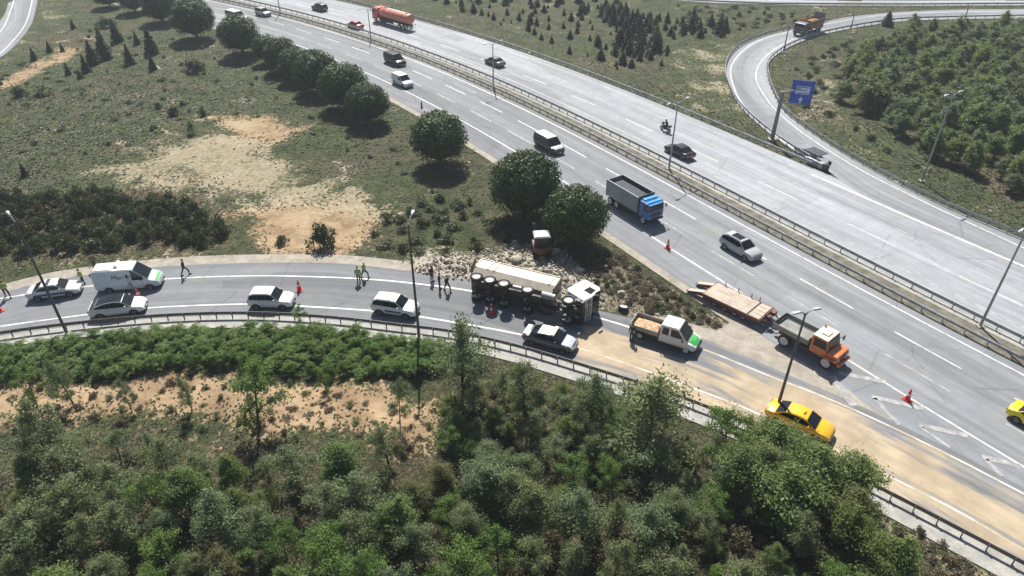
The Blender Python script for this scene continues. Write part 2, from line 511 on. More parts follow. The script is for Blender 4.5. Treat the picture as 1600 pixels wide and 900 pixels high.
# ---------------------------------------------------------------- ground
Z = dict(
    soil=[[(-40, 610), (0, 603), (100, 598), (250, 583), (330, 577), (420, 588), (560, 598), (640, 608), (700, 635), (690, 690), (610, 704), (560, 672), (490, 662), (440, 672), (330, 652), (250, 648), (130, 640), (60, 682), (-40, 690)],
          [(360, 335), (450, 312), (560, 318), (610, 338), (575, 370), (545, 405), (430, 405), (395, 385)],
          [(330, 185), (420, 175), (470, 205), (440, 225), (360, 220)],
          [(-20, 132), (40, 108), (80, 88), (110, 62), (135, 55), (110, 90), (60, 112), (0, 145)],
          [(270, 675), (340, 670), (330, 712), (280, 712)]],
    pale=[[(1340, 772), (1420, 790), (1500, 830), (1620, 900), (1600, 960), (1440, 940), (1390, 870)],
          [(115, 268), (200, 238), (280, 212), (330, 188), (400, 195), (440, 228), (500, 262), (580, 298), (615, 338), (570, 350), (500, 345), (420, 340), (350, 320), (260, 292), (180, 288)],
          [(1060, 80), (1078, 78), (1090, 130), (1100, 168), (1085, 168), (1070, 125)], [(1075, 75), (1120, 78), (1110, 98), (1080, 95)],
          [(1140, 70), (1128, 110), (1150, 170), (1120, 172), (1105, 130), (1118, 85)],
          [(1268, 120), (1288, 130), (1300, 165), (1320, 195), (1345, 230), (1375, 245), (1330, 225), (1292, 180), (1278, 150)],
          [(60, -30), (78, -20), (74, 20), (58, 55), (30, 85), (0, 103), (-30, 115), (-20, 95), (25, 72), (50, 35)],
          [(-20, 425), (0, 448), (67, 430), (253, 408), (400, 402), (533, 403), (640, 412), (700, 425), (640, 400), (500, 397), (300, 402), (60, 420)]],
    drysoil=[[(920, 440), (950, 396), (1000, 418), (1060, 462), (1110, 496), (1130, 512), (1100, 520), (1033, 505), (980, 494), (930, 485)]],
    rubble=[[(640, 418), (700, 402), (760, 392), (830, 383), (885, 398), (930, 438), (950, 480), (930, 500), (800, 470), (720, 440), (660, 432)],
           ],
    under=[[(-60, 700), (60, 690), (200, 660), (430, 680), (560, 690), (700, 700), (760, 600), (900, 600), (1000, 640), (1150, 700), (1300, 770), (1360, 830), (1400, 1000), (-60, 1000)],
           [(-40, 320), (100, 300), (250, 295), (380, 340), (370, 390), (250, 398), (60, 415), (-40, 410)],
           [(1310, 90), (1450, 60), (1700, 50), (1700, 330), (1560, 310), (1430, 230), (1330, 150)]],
)
ZG = {k: [ats(p) for p in v] for k, v in Z.items()}


def axis(fine0, fine1, step, lo, hi):
    a = list(np.arange(fine0, fine1, step)); s = step
    x = fine1
    while x < hi: a.append(x); s *= 1.13; x += s
    a.append(hi); s = step; x = fine0 - step; pre = []
    while x > lo: pre.append(x); s *= 1.13; x -= s
    pre.append(lo)
    return np.array(pre[::-1] + a)


gx, gy = axis(-62, 62, .8, -1600, 1600), axis(14, 112, .8, -300, 2600)
GX, GY = np.meshgrid(gx, gy); GP = np.stack([GX.ravel(), GY.ravel()], 1)


ZW = dict(soil=2.8, pale=6.0, rubble=2.0, under=3.0, drysoil=1.4)


def zone(P, k, w=None):
    w = w or ZW[k]
    return zone_(P, k, w)


def zone_(P, k, w): return np.max([np.clip(.5 + sdpoly(P, q) / (2 * w), 0, 1) for q in ZG[k]], 0)


NEARM = (np.abs(GP[:, 0]) < 260) & (GP[:, 1] > -20) & (GP[:, 1] < 330)
g_sd = np.full(len(GP), -60.); g_sd[NEARM] = road_sd(GP[NEARM])
g_at = {}
for k in Z:
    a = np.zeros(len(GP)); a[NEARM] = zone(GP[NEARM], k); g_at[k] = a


def bank(P, sd):
    x, y = P[:, 0], P[:, 1]
    m = sstep(.9, 6, -sd)
    h = m * (.32 * wob(x, y) + .15 * wob(x, y, 3.1))
    return h - .03 - .02 * (sd > -.9)


GZ = bank(GP, g_sd) + .35 * g_at['rubble'] * sstep(.3, 2, -g_sd)
nx, ny = len(gx), len(gy)
idx = np.arange(nx * ny).reshape(ny, nx)
GF = np.stack([idx[:-1, :-1].ravel(), idx[:-1, 1:].ravel(), idx[1:, 1:].ravel(), idx[1:, :-1].ravel()], 1)
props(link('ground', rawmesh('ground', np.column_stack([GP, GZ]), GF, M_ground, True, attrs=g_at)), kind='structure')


def ground_z(P):
    """height of the built ground sheet at plan points"""
    P = np.atleast_2d(P)
    i = np.clip(np.searchsorted(gx, P[:, 0]) - 1, 0, nx - 2); j = np.clip(np.searchsorted(gy, P[:, 1]) - 1, 0, ny - 2)
    u = (P[:, 0] - gx[i]) / (gx[i + 1] - gx[i]); v = (P[:, 1] - gy[j]) / (gy[j + 1] - gy[j])
    H = GZ.reshape(ny, nx)
    return H[j, i] * (1 - u) * (1 - v) + H[j, i + 1] * u * (1 - v) + H[j + 1, i] * (1 - u) * v + H[j + 1, i + 1] * u * v


# ---------------------------------------------------------------- road sheets
def strip(name, a, b, mat, z, nacross=2, sand=False, parent=None, n=None):
    n = n or max(len(a), len(b)); A, B = even(a, n=n), even(b, n=n)
    t = np.linspace(0, 1, nacross + 1)
    P = A[:, None, :] * (1 - t)[None, :, None] + B[:, None, :] * t[None, :, None]
    s = arc((A + B) / 2); w = np.hypot(*(B - A).T)
    UV = np.stack([np.repeat(s[:, None], nacross + 1, 1), w[:, None] * t[None, :]], 2).reshape(-1, 2)
    P = P.reshape(-1, 2); k = np.arange(n * (nacross + 1)).reshape(n, -1)
    Fq = np.stack([k[:-1, :-1].ravel(), k[:-1, 1:].ravel(), k[1:, 1:].ravel(), k[1:, :-1].ravel()], 1)
    attrs = None
    if sand:
        S1 = ats([(905, 512), (940, 503), (1000, 528), (1060, 556), (1130, 574), (1200, 592), (1270, 605), (1330, 640), (1400, 680), (1470, 706), (1560, 765), (1700, 840), (1720, 960), (1600, 890), (1470, 820), (1330, 750), (1180, 680), (1060, 628), (960, 590), (890, 568), (870, 545)])
        S2 = ats([(770, 492), (850, 486), (880, 510), (840, 522), (790, 515)])
        a_ = np.clip(.5 + sdpoly(P, S1) / 3.4, 0, .98); b_ = np.clip(.5 + sdpoly(P, S2) / 3, 0, .55)
        attrs = {'sand': np.maximum(a_, b_)}
    V = np.column_stack([P, np.full(len(P), z)])
    me = rawmesh(name, V, Fq, mat, uv=UV, attrs=attrs)
    if me.polygons[0].normal.z < 0: me.flip_normals()
    o = link(name, me, parent)
    return o if parent else props(o, kind='structure')


road_a = strip('motorway_near_carriageway', near_shoulder, hw(1.0), M_asph_a, .004, 6)
road_b = strip('motorway_far_carriageway', hw(4.6), far_shoulder, M_asph_b, .004, 6)
road_c = strip('loop_ramp', C_wide, C_right, M_asph_c, .009, 6)
road_d = strip('exit_ramp', D_edge, D_out, M_asph_d, .013, 14, sand=True, n=220)
road_t = strip('slip_road', T_out, T_in, M_asph_c, .005, 4)
road_u = strip('upper_road', U_top, U_bot, M_asph_b, .005, 2)
median = strip('median_strip', hw(1.0), hw(4.6), M_gravel, .02, 2)
strip('concrete_strip', hw(3.5), hw(4.55), M_gutter, .032, 1)
strip('gutter', offset(D_rail, -.35), offset(D_rail, 1.5), M_gutter, .03, 2)
apron = strip('dusty_shoulder', offset(D_edge, -1.3)[:int(len(D_edge) * .58)], offset(D_edge, .35)[:int(len(D_edge) * .58)], M_apron, .018, 2)
strip('shoulder_edge', hw(-14.9), hw(-13.9), M_apron, .008, 1)


def ribbon(name, C, w, z, parent, mat=None, kind=None):
    C = np.asarray(C, float)
    return strip(name, offset(C, -w / 2), offset(C, w / 2), mat or M_mark, z, 1, parent=parent)


ribbon('edge_line', hw(0), .2, .012, road_a)
ribbon('edge_line', hw(-10.4), .2, .012, road_a)
ribbon('edge_line', hw(6.75), .2, .012, road_b, M_markworn)
k0 = int(np.argmin(np.hypot(*(hw(17.6) - at(1290, 268)[:2]).T)))
ribbon('edge_line', hw(17.6)[:k0], .2, .012, road_b, M_markworn)
ribbon('wide_edge_line', hw(17.6)[k0:], .42, .016, road_b)
for C_, a_ in ((D_near, at(905, 545)), (D_far, at(1000, 517))):
    k_ = int(np.argmin(np.hypot(*(C_ - a_[:2]).T)))
    p_, q_ = (C_[:k_ + 1], C_[k_:]) if C_[0, 0] < C_[-1, 0] else (C_[k_:], C_[:k_ + 1])
    ribbon('edge_line', p_, .2, .019, road_d); ribbon('edge_line', q_, .19, .019, road_d, M_sandmark)
ribbon('edge_line', C_lineL, .22, .016, road_c)
ribbon('edge_line', C_lineR, .2, .016, road_c)
ribbon('edge_line', offset(T_out, 1.2), .25, .012, road_t)
ribbon('edge_line', offset(T_out, 5.2), .25, .012, road_t)
for uc in (.25, .75): ribbon('edge_line', U_top * (1 - uc) + U_bot * uc, .3, .012, road_u)


def dashes(t, px, period, length, parent, mat=None):
    C = hw(t); s = arc(C); s0 = s[np.argmin(np.hypot(*(C - at(*px)[:2]).T))] % period
    q = s0
    while q + length < s[-1]:
        a = np.linspace(q, q + length, 4)
        seg = np.stack([np.interp(a, s, C[:, 0]), np.interp(a, s, C[:, 1])], 1)
        if 18 < seg[0, 1] < 200: ribbon('lane_dash', seg, .17, .012, parent, mat)
        q += period


dashes(-3.5, (1258, 437), 10.2, 6.0, road_a)
dashes(-7.0, (1225, 458), 10.0, 5.7, road_a, M_markworn)
dashes(10.3, (1327, 350), 12.8, 6.0, road_b)
dashes(13.9, (1355, 338), 12.8, 5.6, road_b, M_markworn)

# gore chevrons between the ramp and the motorway
for a, b, w in [((1310, 583), (1384, 597), .5), ((1300, 588), (1334, 634), .6), ((1362, 620), (1444, 639), .5), ((1366, 622), (1405, 664), .35), ((1436, 664), (1512, 681), .5), ((1440, 668), (1484, 700), .3), ((1535, 714), (1594, 729), .5), ((1540, 718), (1566, 744), .4)]:
    ribbon('gore_chevron', even(ats([a, b]), n=4), w, .021, road_d, M_markworn)
props(link('gore_apron', rawmesh('gore_apron', np.column_stack([ga, np.full(len(ga), .0085)]), [tuple(range(len(ga)))[::-1]], M_apron)), kind='structure')


# ---------------------------------------------------------------- guardrails
def guardrail(label, C, side, spacing, mat, group=None, ends=True):
    """side = +1 when the beam faces the right of the line"""
    C = np.asarray(C); root = thing('guardrail', label, 'guardrail', (*C[len(C) // 2], 0), 0, group)
    o = np.array(C[len(C) // 2]); N = normals(C)
    prof = [(.04, .42), (.10, .47), (.10, .53), (.05, .57), (.10, .61), (.10, .68), (.04, .74), (0, .74), (.0, .42)]
    rings = [[(p[0] - o[0] + n[0] * side * a, p[1] - o[1] + n[1] * side * a, z) for a, z in prof] for p, n in zip(C, N)]
    MB().loft(rings).build('rail', mat, root)
    s = arc(C); me = MB().box((0, 0, .33), (.07, .12, .72)).mesh('post', mat)
    for q in np.arange(spacing / 2, s[-1], spacing):
        x, y = np.interp(q, s, C[:, 0]), np.interp(q, s, C[:, 1])
        k = min(np.searchsorted(s, q), len(C) - 1)
        p = link('post', me, root); n = N[k] * -side * .05
        p.location = (x - o[0] + n[0], y - o[1] + n[1], 0); p.rotation_euler = (0, 0, math.atan2(N[k][0], -N[k][1]))
    return root


def cut(C, a, b):
    """part of a curve between its points nearest two plan positions"""
    i, j = sorted((int(np.argmin(np.hypot(*(C - a[:2]).T))), int(np.argmin(np.hypot(*(C - b[:2]).T)))))
    return C[i:j + 1]


vis = lambda C, y0=22, y1=188: C[(C[:, 1] > y0) & (C[:, 1] < y1)]
guardrail('shade-darkened steel guardrail along the near edge of the ramp, above the planted strip', D_rail[(D_rail[:, 0] > -62) & (D_rail[:, 1] > 21)], -1, 1.45, M_galvdark)  # shade on the viewer's side of this rail is put into its colour
guardrail('long median guardrail on the side nearer the ramp, beside the trucks', vis(hw(1.35)), 1, 2.0, M_galv, 'median guardrails')
guardrail('median guardrail beside the lamp posts, on the far side of the median', vis(hw(4.25)), -1, 2.0, M_galv, 'median guardrails')
BR = hw(19.5); nose = at(1284, 266)
guardrail('guardrail at the far edge of the motorway, between it and the conifer field', BR[(BR[:, 1] > nose[1]) & (BR[:, 1] < 190)], 1, 2.0, M_galv)
guardrail('curved guardrail on the inside left of the loop ramp, down to the crash cushion', cut(C_left, at(1262, 27), at(1282, 259)), 1, 2.0, M_galv)
guardrail('curved guardrail on the wooded side of the loop ramp', offset(C_right, .15), -1, 2.2, M_galv)
guardrail('straight far guardrail along the road at the top of the view', even(U_bot + np.array([0, -.8]), 3), 1, 3.0, M_galv)


# ---------------------------------------------------------------- foliage
def quads(c, u, v, tint):
    """diamond leaves from centres and half axes"""
    n = len(c); V = np.empty((n, 4, 3)); V[:, 0] = c - u; V[:, 1] = c - v * 1.0; V[:, 2] = c + u; V[:, 3] = c + v
    return V.reshape(-1, 3), np.arange(4 * n).reshape(n, 4), np.repeat(tint, 4)


def unit(a): return a / np.maximum(np.linalg.norm(a, axis=1), 1e-9)[:, None]


def leaves(c, out, size, rng, flat=.5, asp=.55):
    """leaves at c facing roughly along out"""
    n = len(c)
    nrm = unit(out + rng.normal(size=(n, 3)) * flat)
    a = unit(np.cross(nrm, rng.normal(size=(n, 3)))); b = np.cross(nrm, a)
    s = size * rng.uniform(.6, 1.35, n)[:, None]
    return a * s, b * s * asp


def blobs_cloud(blobs, per_area, size, rng, flat=.6, low=.15, asp=.6):
    """leaf shells on ellipsoid clumps: blobs of (centre, radii)"""
    Vs, Fs, Ts, o = [], [], [], 0
    for c, r in blobs:
        r = np.array(r); n = int(per_area * (r[0] * r[1] + r[0] * r[2] + r[1] * r[2]) * 4.2)
        d = unit(rng.normal(size=(n, 3))); d = d[d[:, 2] > -.75]
        rad = rng.uniform(.62, 1.08, len(d))[:, None]
        P = np.array(c) + d * r * rad
        u, v = leaves(P, d, size, rng, flat, asp)
        cl = rng.uniform(0, .35)
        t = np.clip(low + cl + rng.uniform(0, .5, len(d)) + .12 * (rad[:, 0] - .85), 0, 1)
        V, F, T = quads(P, u, v, t); Vs.append(V); Fs.append(F + o); Ts.append(T); o += len(V)
    return np.vstack(Vs), np.vstack(Fs), np.concatenate(Ts)


def ico(sub=1):
    import bmesh
    bm = bmesh.new(); bmesh.ops.create_icosphere(bm, subdivisions=sub, radius=1)
    V = np.array([v.co for v in bm.verts]); F = [tuple(v.index for v in f.verts) for f in bm.faces]; bm.free()
    return V, F


ICO1, ICO2 = ico(1), ico(2)


def pine_protos():
    out = []
    for k in range(4):
        rng = np.random.default_rng(50 + k); bl = []
        for i in range(95):                           # clumps over a broad rounded crown, unit size
            d = unit(rng.normal(size=(1, 3)))[0]
            if d[2] < -.55: d[2] *= -.4
            r = rng.uniform(.13, .25); hh = rng.uniform(.80, .93)
            bl.append((d * np.array([.98, .98, .95]) * hh + np.array([0, 0, 1.02]), (r, r, r * .85)))
        bl += [((0, 0, 1.02), (.96, .96, .93))] * 4
        V, F, T = blobs_cloud(bl, 170, .040, rng, .40, .08)
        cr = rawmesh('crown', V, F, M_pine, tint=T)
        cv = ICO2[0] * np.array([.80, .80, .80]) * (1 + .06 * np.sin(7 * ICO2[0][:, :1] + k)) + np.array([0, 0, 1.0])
        inner = rawmesh('light_block_core', cv, ICO2[1], M_pine, tint=np.full(len(cv), .02))  # unseen dark core added inside the crown to block light
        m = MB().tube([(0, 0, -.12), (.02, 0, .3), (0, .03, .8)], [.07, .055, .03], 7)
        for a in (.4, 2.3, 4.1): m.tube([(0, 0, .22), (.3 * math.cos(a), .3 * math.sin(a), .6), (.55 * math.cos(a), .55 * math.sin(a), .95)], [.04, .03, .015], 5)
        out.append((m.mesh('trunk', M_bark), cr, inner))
    return out


def conifer_protos():
    out = []
    for k in range(3):
        rng = np.random.default_rng(80 + k); n = 620
        h = rng.uniform(.04, 1, n) ** 1.0; lay = np.floor(h * 11) / 11
        a = rng.uniform(0, 2 * math.pi, n); rr = (1 - lay) * .34 * rng.uniform(.45, 1.05, n) + .01
        P = np.column_stack([rr * np.cos(a), rr * np.sin(a), h * .96 + .02 - rr * .18])
        outd = np.column_stack([np.cos(a), np.sin(a), np.full(n, -.25)])
        u = unit(outd + rng.normal(size=(n, 3)) * .25) * (.085 * (1.15 - h))[:, None]; v = unit(np.cross(u, rng.normal(size=(n, 3)))) * (.035 * (1.2 - h))[:, None]
        V, F, T = quads(P, u, v, np.clip(rng.uniform(0, .8, n) + .2 * (rr > .2), 0, 1))
        core = MB().tube([(0, 0, .05), (0, 0, .45), (0, 0, .93)], [.19, .12, .012], 7)
        V = np.vstack([V, np.array(core.v)]); o = len(T); Fl = F.tolist() + [tuple(i + o for i in f) for f in core.f]; T = np.concatenate([T, np.full(len(core.v), .05)])
        me = rawmesh('crown', V, Fl, M_conifer, tint=T)
        tr = MB().tube([(0, 0, -.1), (0, 0, .12)], [.028, .024], 5).mesh('trunk', M_bark)
        out.append((tr, me))
    return out


def broad_protos(count, seed, mat, airy, size, tall=1.0, dens=1.0):
    """tree of unit height: trunk, limbs and feathery leaf sprays along every limb"""
    out = []
    for k in range(count):
        rng = np.random.default_rng(seed + k)
        m = MB(); lean = rng.normal(size=2) * .05
        axis_at = lambda z: np.array([lean[0] * z * 1.6, lean[1] * z * 1.6, z])
        m.tube([tuple(axis_at(z)) for z in (-.05, .2, .5, .9)], [.022, .018, .011, .003], 6)
        bl = []; nl = int(rng.integers(9, 12) if airy else rng.integers(12, 16)); ph = rng.uniform(0, 6.28)
        wide = rng.uniform(.26, .36)
        for i in range(nl):
            z0 = .14 + .70 * (i / nl) ** .9; a = ph + i * 2.4 + rng.normal() * .3
            L = wide * (1.05 - .85 * max(0, z0 - .22)) * rng.uniform(.65, 1.15); rise = L * rng.uniform(.25, .8)
            p0 = axis_at(z0); d = np.array([math.cos(a), math.sin(a), 0])
            pts = [p0 + d * L * t + np.array([0, 0, rise * t ** .8]) for t in (0, .5, 1.0)]
            m.tube([tuple(p) for p in pts], [.008, .006, .002], 4)
            for t in ((.55, .85, 1.05) if airy else (.40, .62, .84, 1.02)):
                c = p0 + d * L * t + np.array([0, 0, rise * t ** .8]) + rng.normal(size=3) * .022
                r = rng.uniform(.040, .080) * (1.15 if not airy else 1.0); bl.append((c, (r * 1.35, r * 1.35, r * .75)))
        for i in range(4):
            c = axis_at(.80 + .06 * i) + rng.normal(size=3) * .03; r = rng.uniform(.04, .07); bl.append((c, (r, r, r)))
        Vs, Fs, Ts, o = [], [], [], 0
        for c, rr in bl:
            n = int((150 if airy else 230) * dens * rng.uniform(.6, 1.3)); q = rng.normal(size=(n, 3)) * .55
            P = np.array(c) + q * np.array(rr) * 1.25
            dd = unit(q + np.array([0, 0, .9])); u, v = leaves(P, dd, size, rng, .7, .5)
            V, F, T = quads(P, u, v, np.clip(rng.uniform(.05, .45) + rng.uniform(0, .5, n), 0, 1)); Vs.append(V); Fs.append(F + o); Ts.append(T); o += len(V)
        out.append((m.mesh('trunk', M_bark), rawmesh('crown', np.vstack(Vs), np.vstack(Fs), mat, tint=np.concatenate(Ts))))
    return out


def fern_protos(count, seed, mat):
    """many stemmed shrub with long drooping feathered fronds, unit radius"""
    out = []
    for k in range(count):
        rng = np.random.default_rng(seed + k); Vs, Fs, Ts, o = [], [], [], 0
        for s in range(34):
            a = rng.uniform(0, 6.283); r0 = rng.uniform(0, .55); base = np.array([math.cos(a) * r0, math.sin(a) * r0, rng.uniform(.25, 1.0) * (1 - .35 * r0)])
            for f in range(5):
                b = rng.uniform(0, 6.283); L = rng.uniform(.28, .5); d = np.array([math.cos(b), math.sin(b), 0]); n = 9
                t = np.linspace(.1, 1, n)[:, None]
                P = base + d * L * t + np.array([0, 0, 1]) * (L * (.75 * t - .95 * t * t))
                side = np.array([-d[1], d[0], 0]); wd = (.095 * np.sin(np.pi * (.12 + .85 * t)))
                u = np.tile(d * .020, (n, 1)) + rng.normal(size=(n, 3)) * .003
                for sg in (-1, 1):
                    c = P + side * wd * sg * .55 - np.array([0, 0, .015]); v = side * wd * .5 * sg + np.array([0, 0, -.02])
                    V, F, T = quads(c, u, np.broadcast_to(v, c.shape), np.clip(rng.uniform(.1, .5) + rng.uniform(0, .4, n), 0, 1))
                    Vs.append(V); Fs.append(F + o); Ts.append(T); o += len(V)
        out.append(rawmesh('feathery_shrub', np.vstack(Vs), np.vstack(Fs), mat, tint=np.concatenate(Ts)))
    return out


def bush_protos(count, seed, mat, size=.085, per=60):
    out = []
    for k in range(count):
        rng = np.random.default_rng(seed + k); bl = []
        for i in range(15):
            a = rng.uniform(0, 6.283); r0 = rng.uniform(0, .7) ; r = rng.uniform(.22, .42)
            bl.append(((math.cos(a) * r0, math.sin(a) * r0, rng.uniform(.12, .75) * (1.1 - .6 * r0)), (r, r, r * .8)))
        V, F, T = blobs_cloud(bl, per, size, rng, .8, .05, .5)
        out.append(rawmesh('bush', V, F, mat, tint=T))
    return out


PINES, CONIFERS = pine_protos(), conifer_protos()
BROAD = broad_protos(4, 200, M_leaf, False, .0165) + broad_protos(2, 240, M_leafgrey, False, .016)
AIRY = broad_protos(4, 300, M_leafgrey, True, .0155) + broad_protos(2, 330, M_fern, True, .0155)
WOODS = broad_protos(4, 400, M_leafgrey, False, .026, dens=.5) + broad_protos(3, 430, M_leaf, False, .026, dens=.5)
FERNS = fern_protos(4, 500, M_fern)
HEDGE = bush_protos(4, 600, M_hedge)
SCRUB = bush_protos(3, 650, M_hedge, .11, 32)
DRY = bush_protos(3, 660, M_dry, .10, 34)
OLIVE = bush_protos(2, 680, M_leafgrey, .08, 45)


def plant(kind, label, cat, P, h, r, meshes, names, group=None, rz=None):
    t = thing(kind, label, cat, (P[0], P[1], float(ground_z(P)[0])), random.uniform(0, 6.28) if rz is None else rz, group)
    t.scale = (r, r, h)
    for me, nm in zip(meshes, names): link(nm, me, t)
    return t


def single(kind, label, cat, P, r, h, me, group=None):
    o = link(kind, me); o.location = (P[0], P[1], float(ground_z(P)[0]) - .05); o.scale = (r, r, h); o.rotation_euler = (0, 0, random.uniform(0, 6.28))
    return props(o, label, cat, group)


# round dark pines lining the motorway, (centre px, half width px, half height px)
ordn = 'first second third fourth fifth sixth seventh eighth ninth tenth eleventh'.split()
row = [(172, -6, 20), (212, 2, 20), (255, 13, 25), (308, 33, 31), (380, 59, 30), (421, 78, 23), (444, 90, 25), (467, 103, 27), (497, 116, 32), (541, 139, 35), (577, 166, 30)]
for i, (px, py, hp) in enumerate(row):
    P = at(px, py + hp * .86); s = .823 * (py + hp * .4 - HORIZON) / CAM_H
    r = hp / s * random.uniform(1.0, 1.12)
    plant('pine_tree', f'round dark green pine, {ordn[i]} from the top in the unbroken row beside the motorway', 'tree', P[:2], r * .93, r, PINES[i % 4], ('trunk', 'crown', 'light_block_core'), 'round pines along the motorway edge')
for (px, py, hp, lab, k) in [(688, 219, 42, 'round dark green pine standing alone below the pine row', 1), (820, 293, 53, 'large round dark pine, left one of the touching pair above the overturned truck', 2), (897, 338, 48, 'round dark pine with shadow behind it, right one of the touching pair', 3)]:
    P = at(px, py + hp * .86); s = .823 * (py + hp * .4 - HORIZON) / CAM_H; r = hp / s * 1.0
    plant('pine_tree', lab, 'tree', P[:2], r * .97, r, PINES[k], ('trunk', 'crown', 'light_block_core'), 'round pines along the motorway edge')


FGW = [(90, 'under the silver police saloon'), (200, 'under the service van'), (330, 'under the lone person in black'), (470, 'under the lone white SUV'), (590, 'under the pair in yellow vests'), (700, 'under the white SUV by the lamp'), (800, 'under the overturned tipper body'), (930, 'under the dark grey saloon'), (1100, 'under the crew cab truck'), (1230, 'under the orange utility truck'), (9999, 'under the orange taxi')]
LOOPW = [(1380, 'near the blue sign'), (1480, 'around the loop lamp'), (1560, 'right of the loop lamp'), (9999, 'at the right edge')]
SPW = [(75, 'at the left edge'), (100, 'leftmost tall one'), (150, 'in the planted strip'), (250, 'beneath the panel van'), (350, 'beneath the lone person'), (440, 'beneath the white SUV'), (490, 'right at the guardrail'), (560, 'below the guardrail cone'), (618, 'low on the bank'), (680, 'by the lamp post foot'), (770, 'overlapping the guardrail below the tipper'), (860, 'below the grey saloon'), (960, 'below the crew cab truck'), (1060, 'large one over the guardrail'), (1150, 'by the guardrail left of the taxi'), (9999, 'nearest the taxi')]
CFW = [(760, 'behind the tanker'), (850, 'above the dark car'), (930, 'above the black minivan'), (1000, 'in the thick middle'), (1060, 'by the pale track'), (9999, 'near the loop')]
ISW = [(960, 'beside the white cab'), (1010, 'above the loose wheel'), (1060, 'behind the truck bed'), (9999, 'at the pointed end')]
THW = [(45, 'at the left edge'), (140, 'above the silver police saloon'), (240, 'above the service van'), (9999, 'next to the bare slope')]


def to_px(P):
    return CX + F_PX * P[0] / (P[1] * math.cos(PITCH) + CAM_H * math.sin(PITCH)), CY + F_PX * (-P[1] * math.sin(PITCH) + CAM_H * math.cos(PITCH)) / (P[1] * math.cos(PITCH) + CAM_H * math.sin(PITCH))


def place_label(P, what, where, h, mid):
    x, y = to_px(P); w = next(t for lim, t in where if x < lim)
    if where is FGW and what.startswith('tree'): row = 'back row ' if y < 745 else 'middle ' if y < 830 else 'front row '
    elif where is FGW: row = 'upper ' if y < 548 else 'lower '
    elif where is SPW: row = ''
    elif where is CFW: row = 'far ' if y < 35 else 'middle ' if y < 65 else 'near '
    elif where is ISW: row = 'upper ' if y < 470 else 'lower '
    elif where is LOOPW: row = 'far ' if y < 130 else 'middle ' if y < 210 else 'near '
    else: row = 'far ' if y < 348 else 'near '
    size = ('' if not h else 'tall ' if h > mid + .6 else 'low ' if h < mid - .6 else '')
    return f'{size}{row}{what}, {w}'


def scatter(poly_px, n, mind, rng, keep=.6, tries=40):
    Q = ats(poly_px); lo, hi = Q.min(0), Q.max(0); out = []
    for _ in range(tries):
        C = rng.uniform(lo, hi, (n * 3, 2)); C = C[sdpoly(C, Q) > 0]; C = C[road_sd(C) < -keep]
        for c in C:
            if len(out) >= n: return out
            if all((c[0] - o[0])**2 + (c[1] - o[1])**2 > mind * mind for o in out): out.append(c)
    return out


# small conifers: left field one by one, then the planted field beyond the motorway
for (px, py, hp) in [(184, 65, 32), (162, 80, 34), (147, 100, 34), (136, 113, 26), (166, 92, 34), (204, 100, 28), (215, 70, 18), (238, 83, 38), (240, 110, 22), (54, 93, 18), (78, 80, 15), (108, 118, 17), (126, 122, 14), (115, 45, 14), (40, 276, 20), (98, 80, 12)]:
    P = at(px, py); s = .823 * (py - HORIZON) / CAM_H
    plant('conifer', 'small dark conifer standing in the rough grass left of the pine row', 'tree', P[:2], hp / s / .86, hp / s * .9, random.choice(CONIFERS), ('trunk', 'crown'), 'young conifers in the left field')
rng = np.random.default_rng(3)
for poly, n, md, hh in [([(700, 0), (800, 2), (950, 10), (1040, 40), (1050, 60), (1040, 100), (990, 118), (900, 90), (840, 60), (720, 18)], 90, 1.9, (.7, 2.6)),
                        ([(930, 12), (1060, 35), (1140, 45), (1130, 58), (1040, 62), (1030, 95), (990, 100), (960, 60)], 80, 1.7, (1.1, 3.7)),
                        ([(640, -10), (900, -6), (1000, 4), (900, 10), (700, 6)], 20, 4, (1.6, 3.4))]:
    for c in scatter(poly, n, md, rng):
        h = rng.uniform(*hh)
        plant('conifer', place_label(c, 'young dark conifer in the field beyond the motorway', CFW, h, 2.8), 'tree', c, h, h * rng.uniform(.95, 1.25), random.choice(CONIFERS), ('trunk', 'crown'), 'young conifers beyond the motorway')
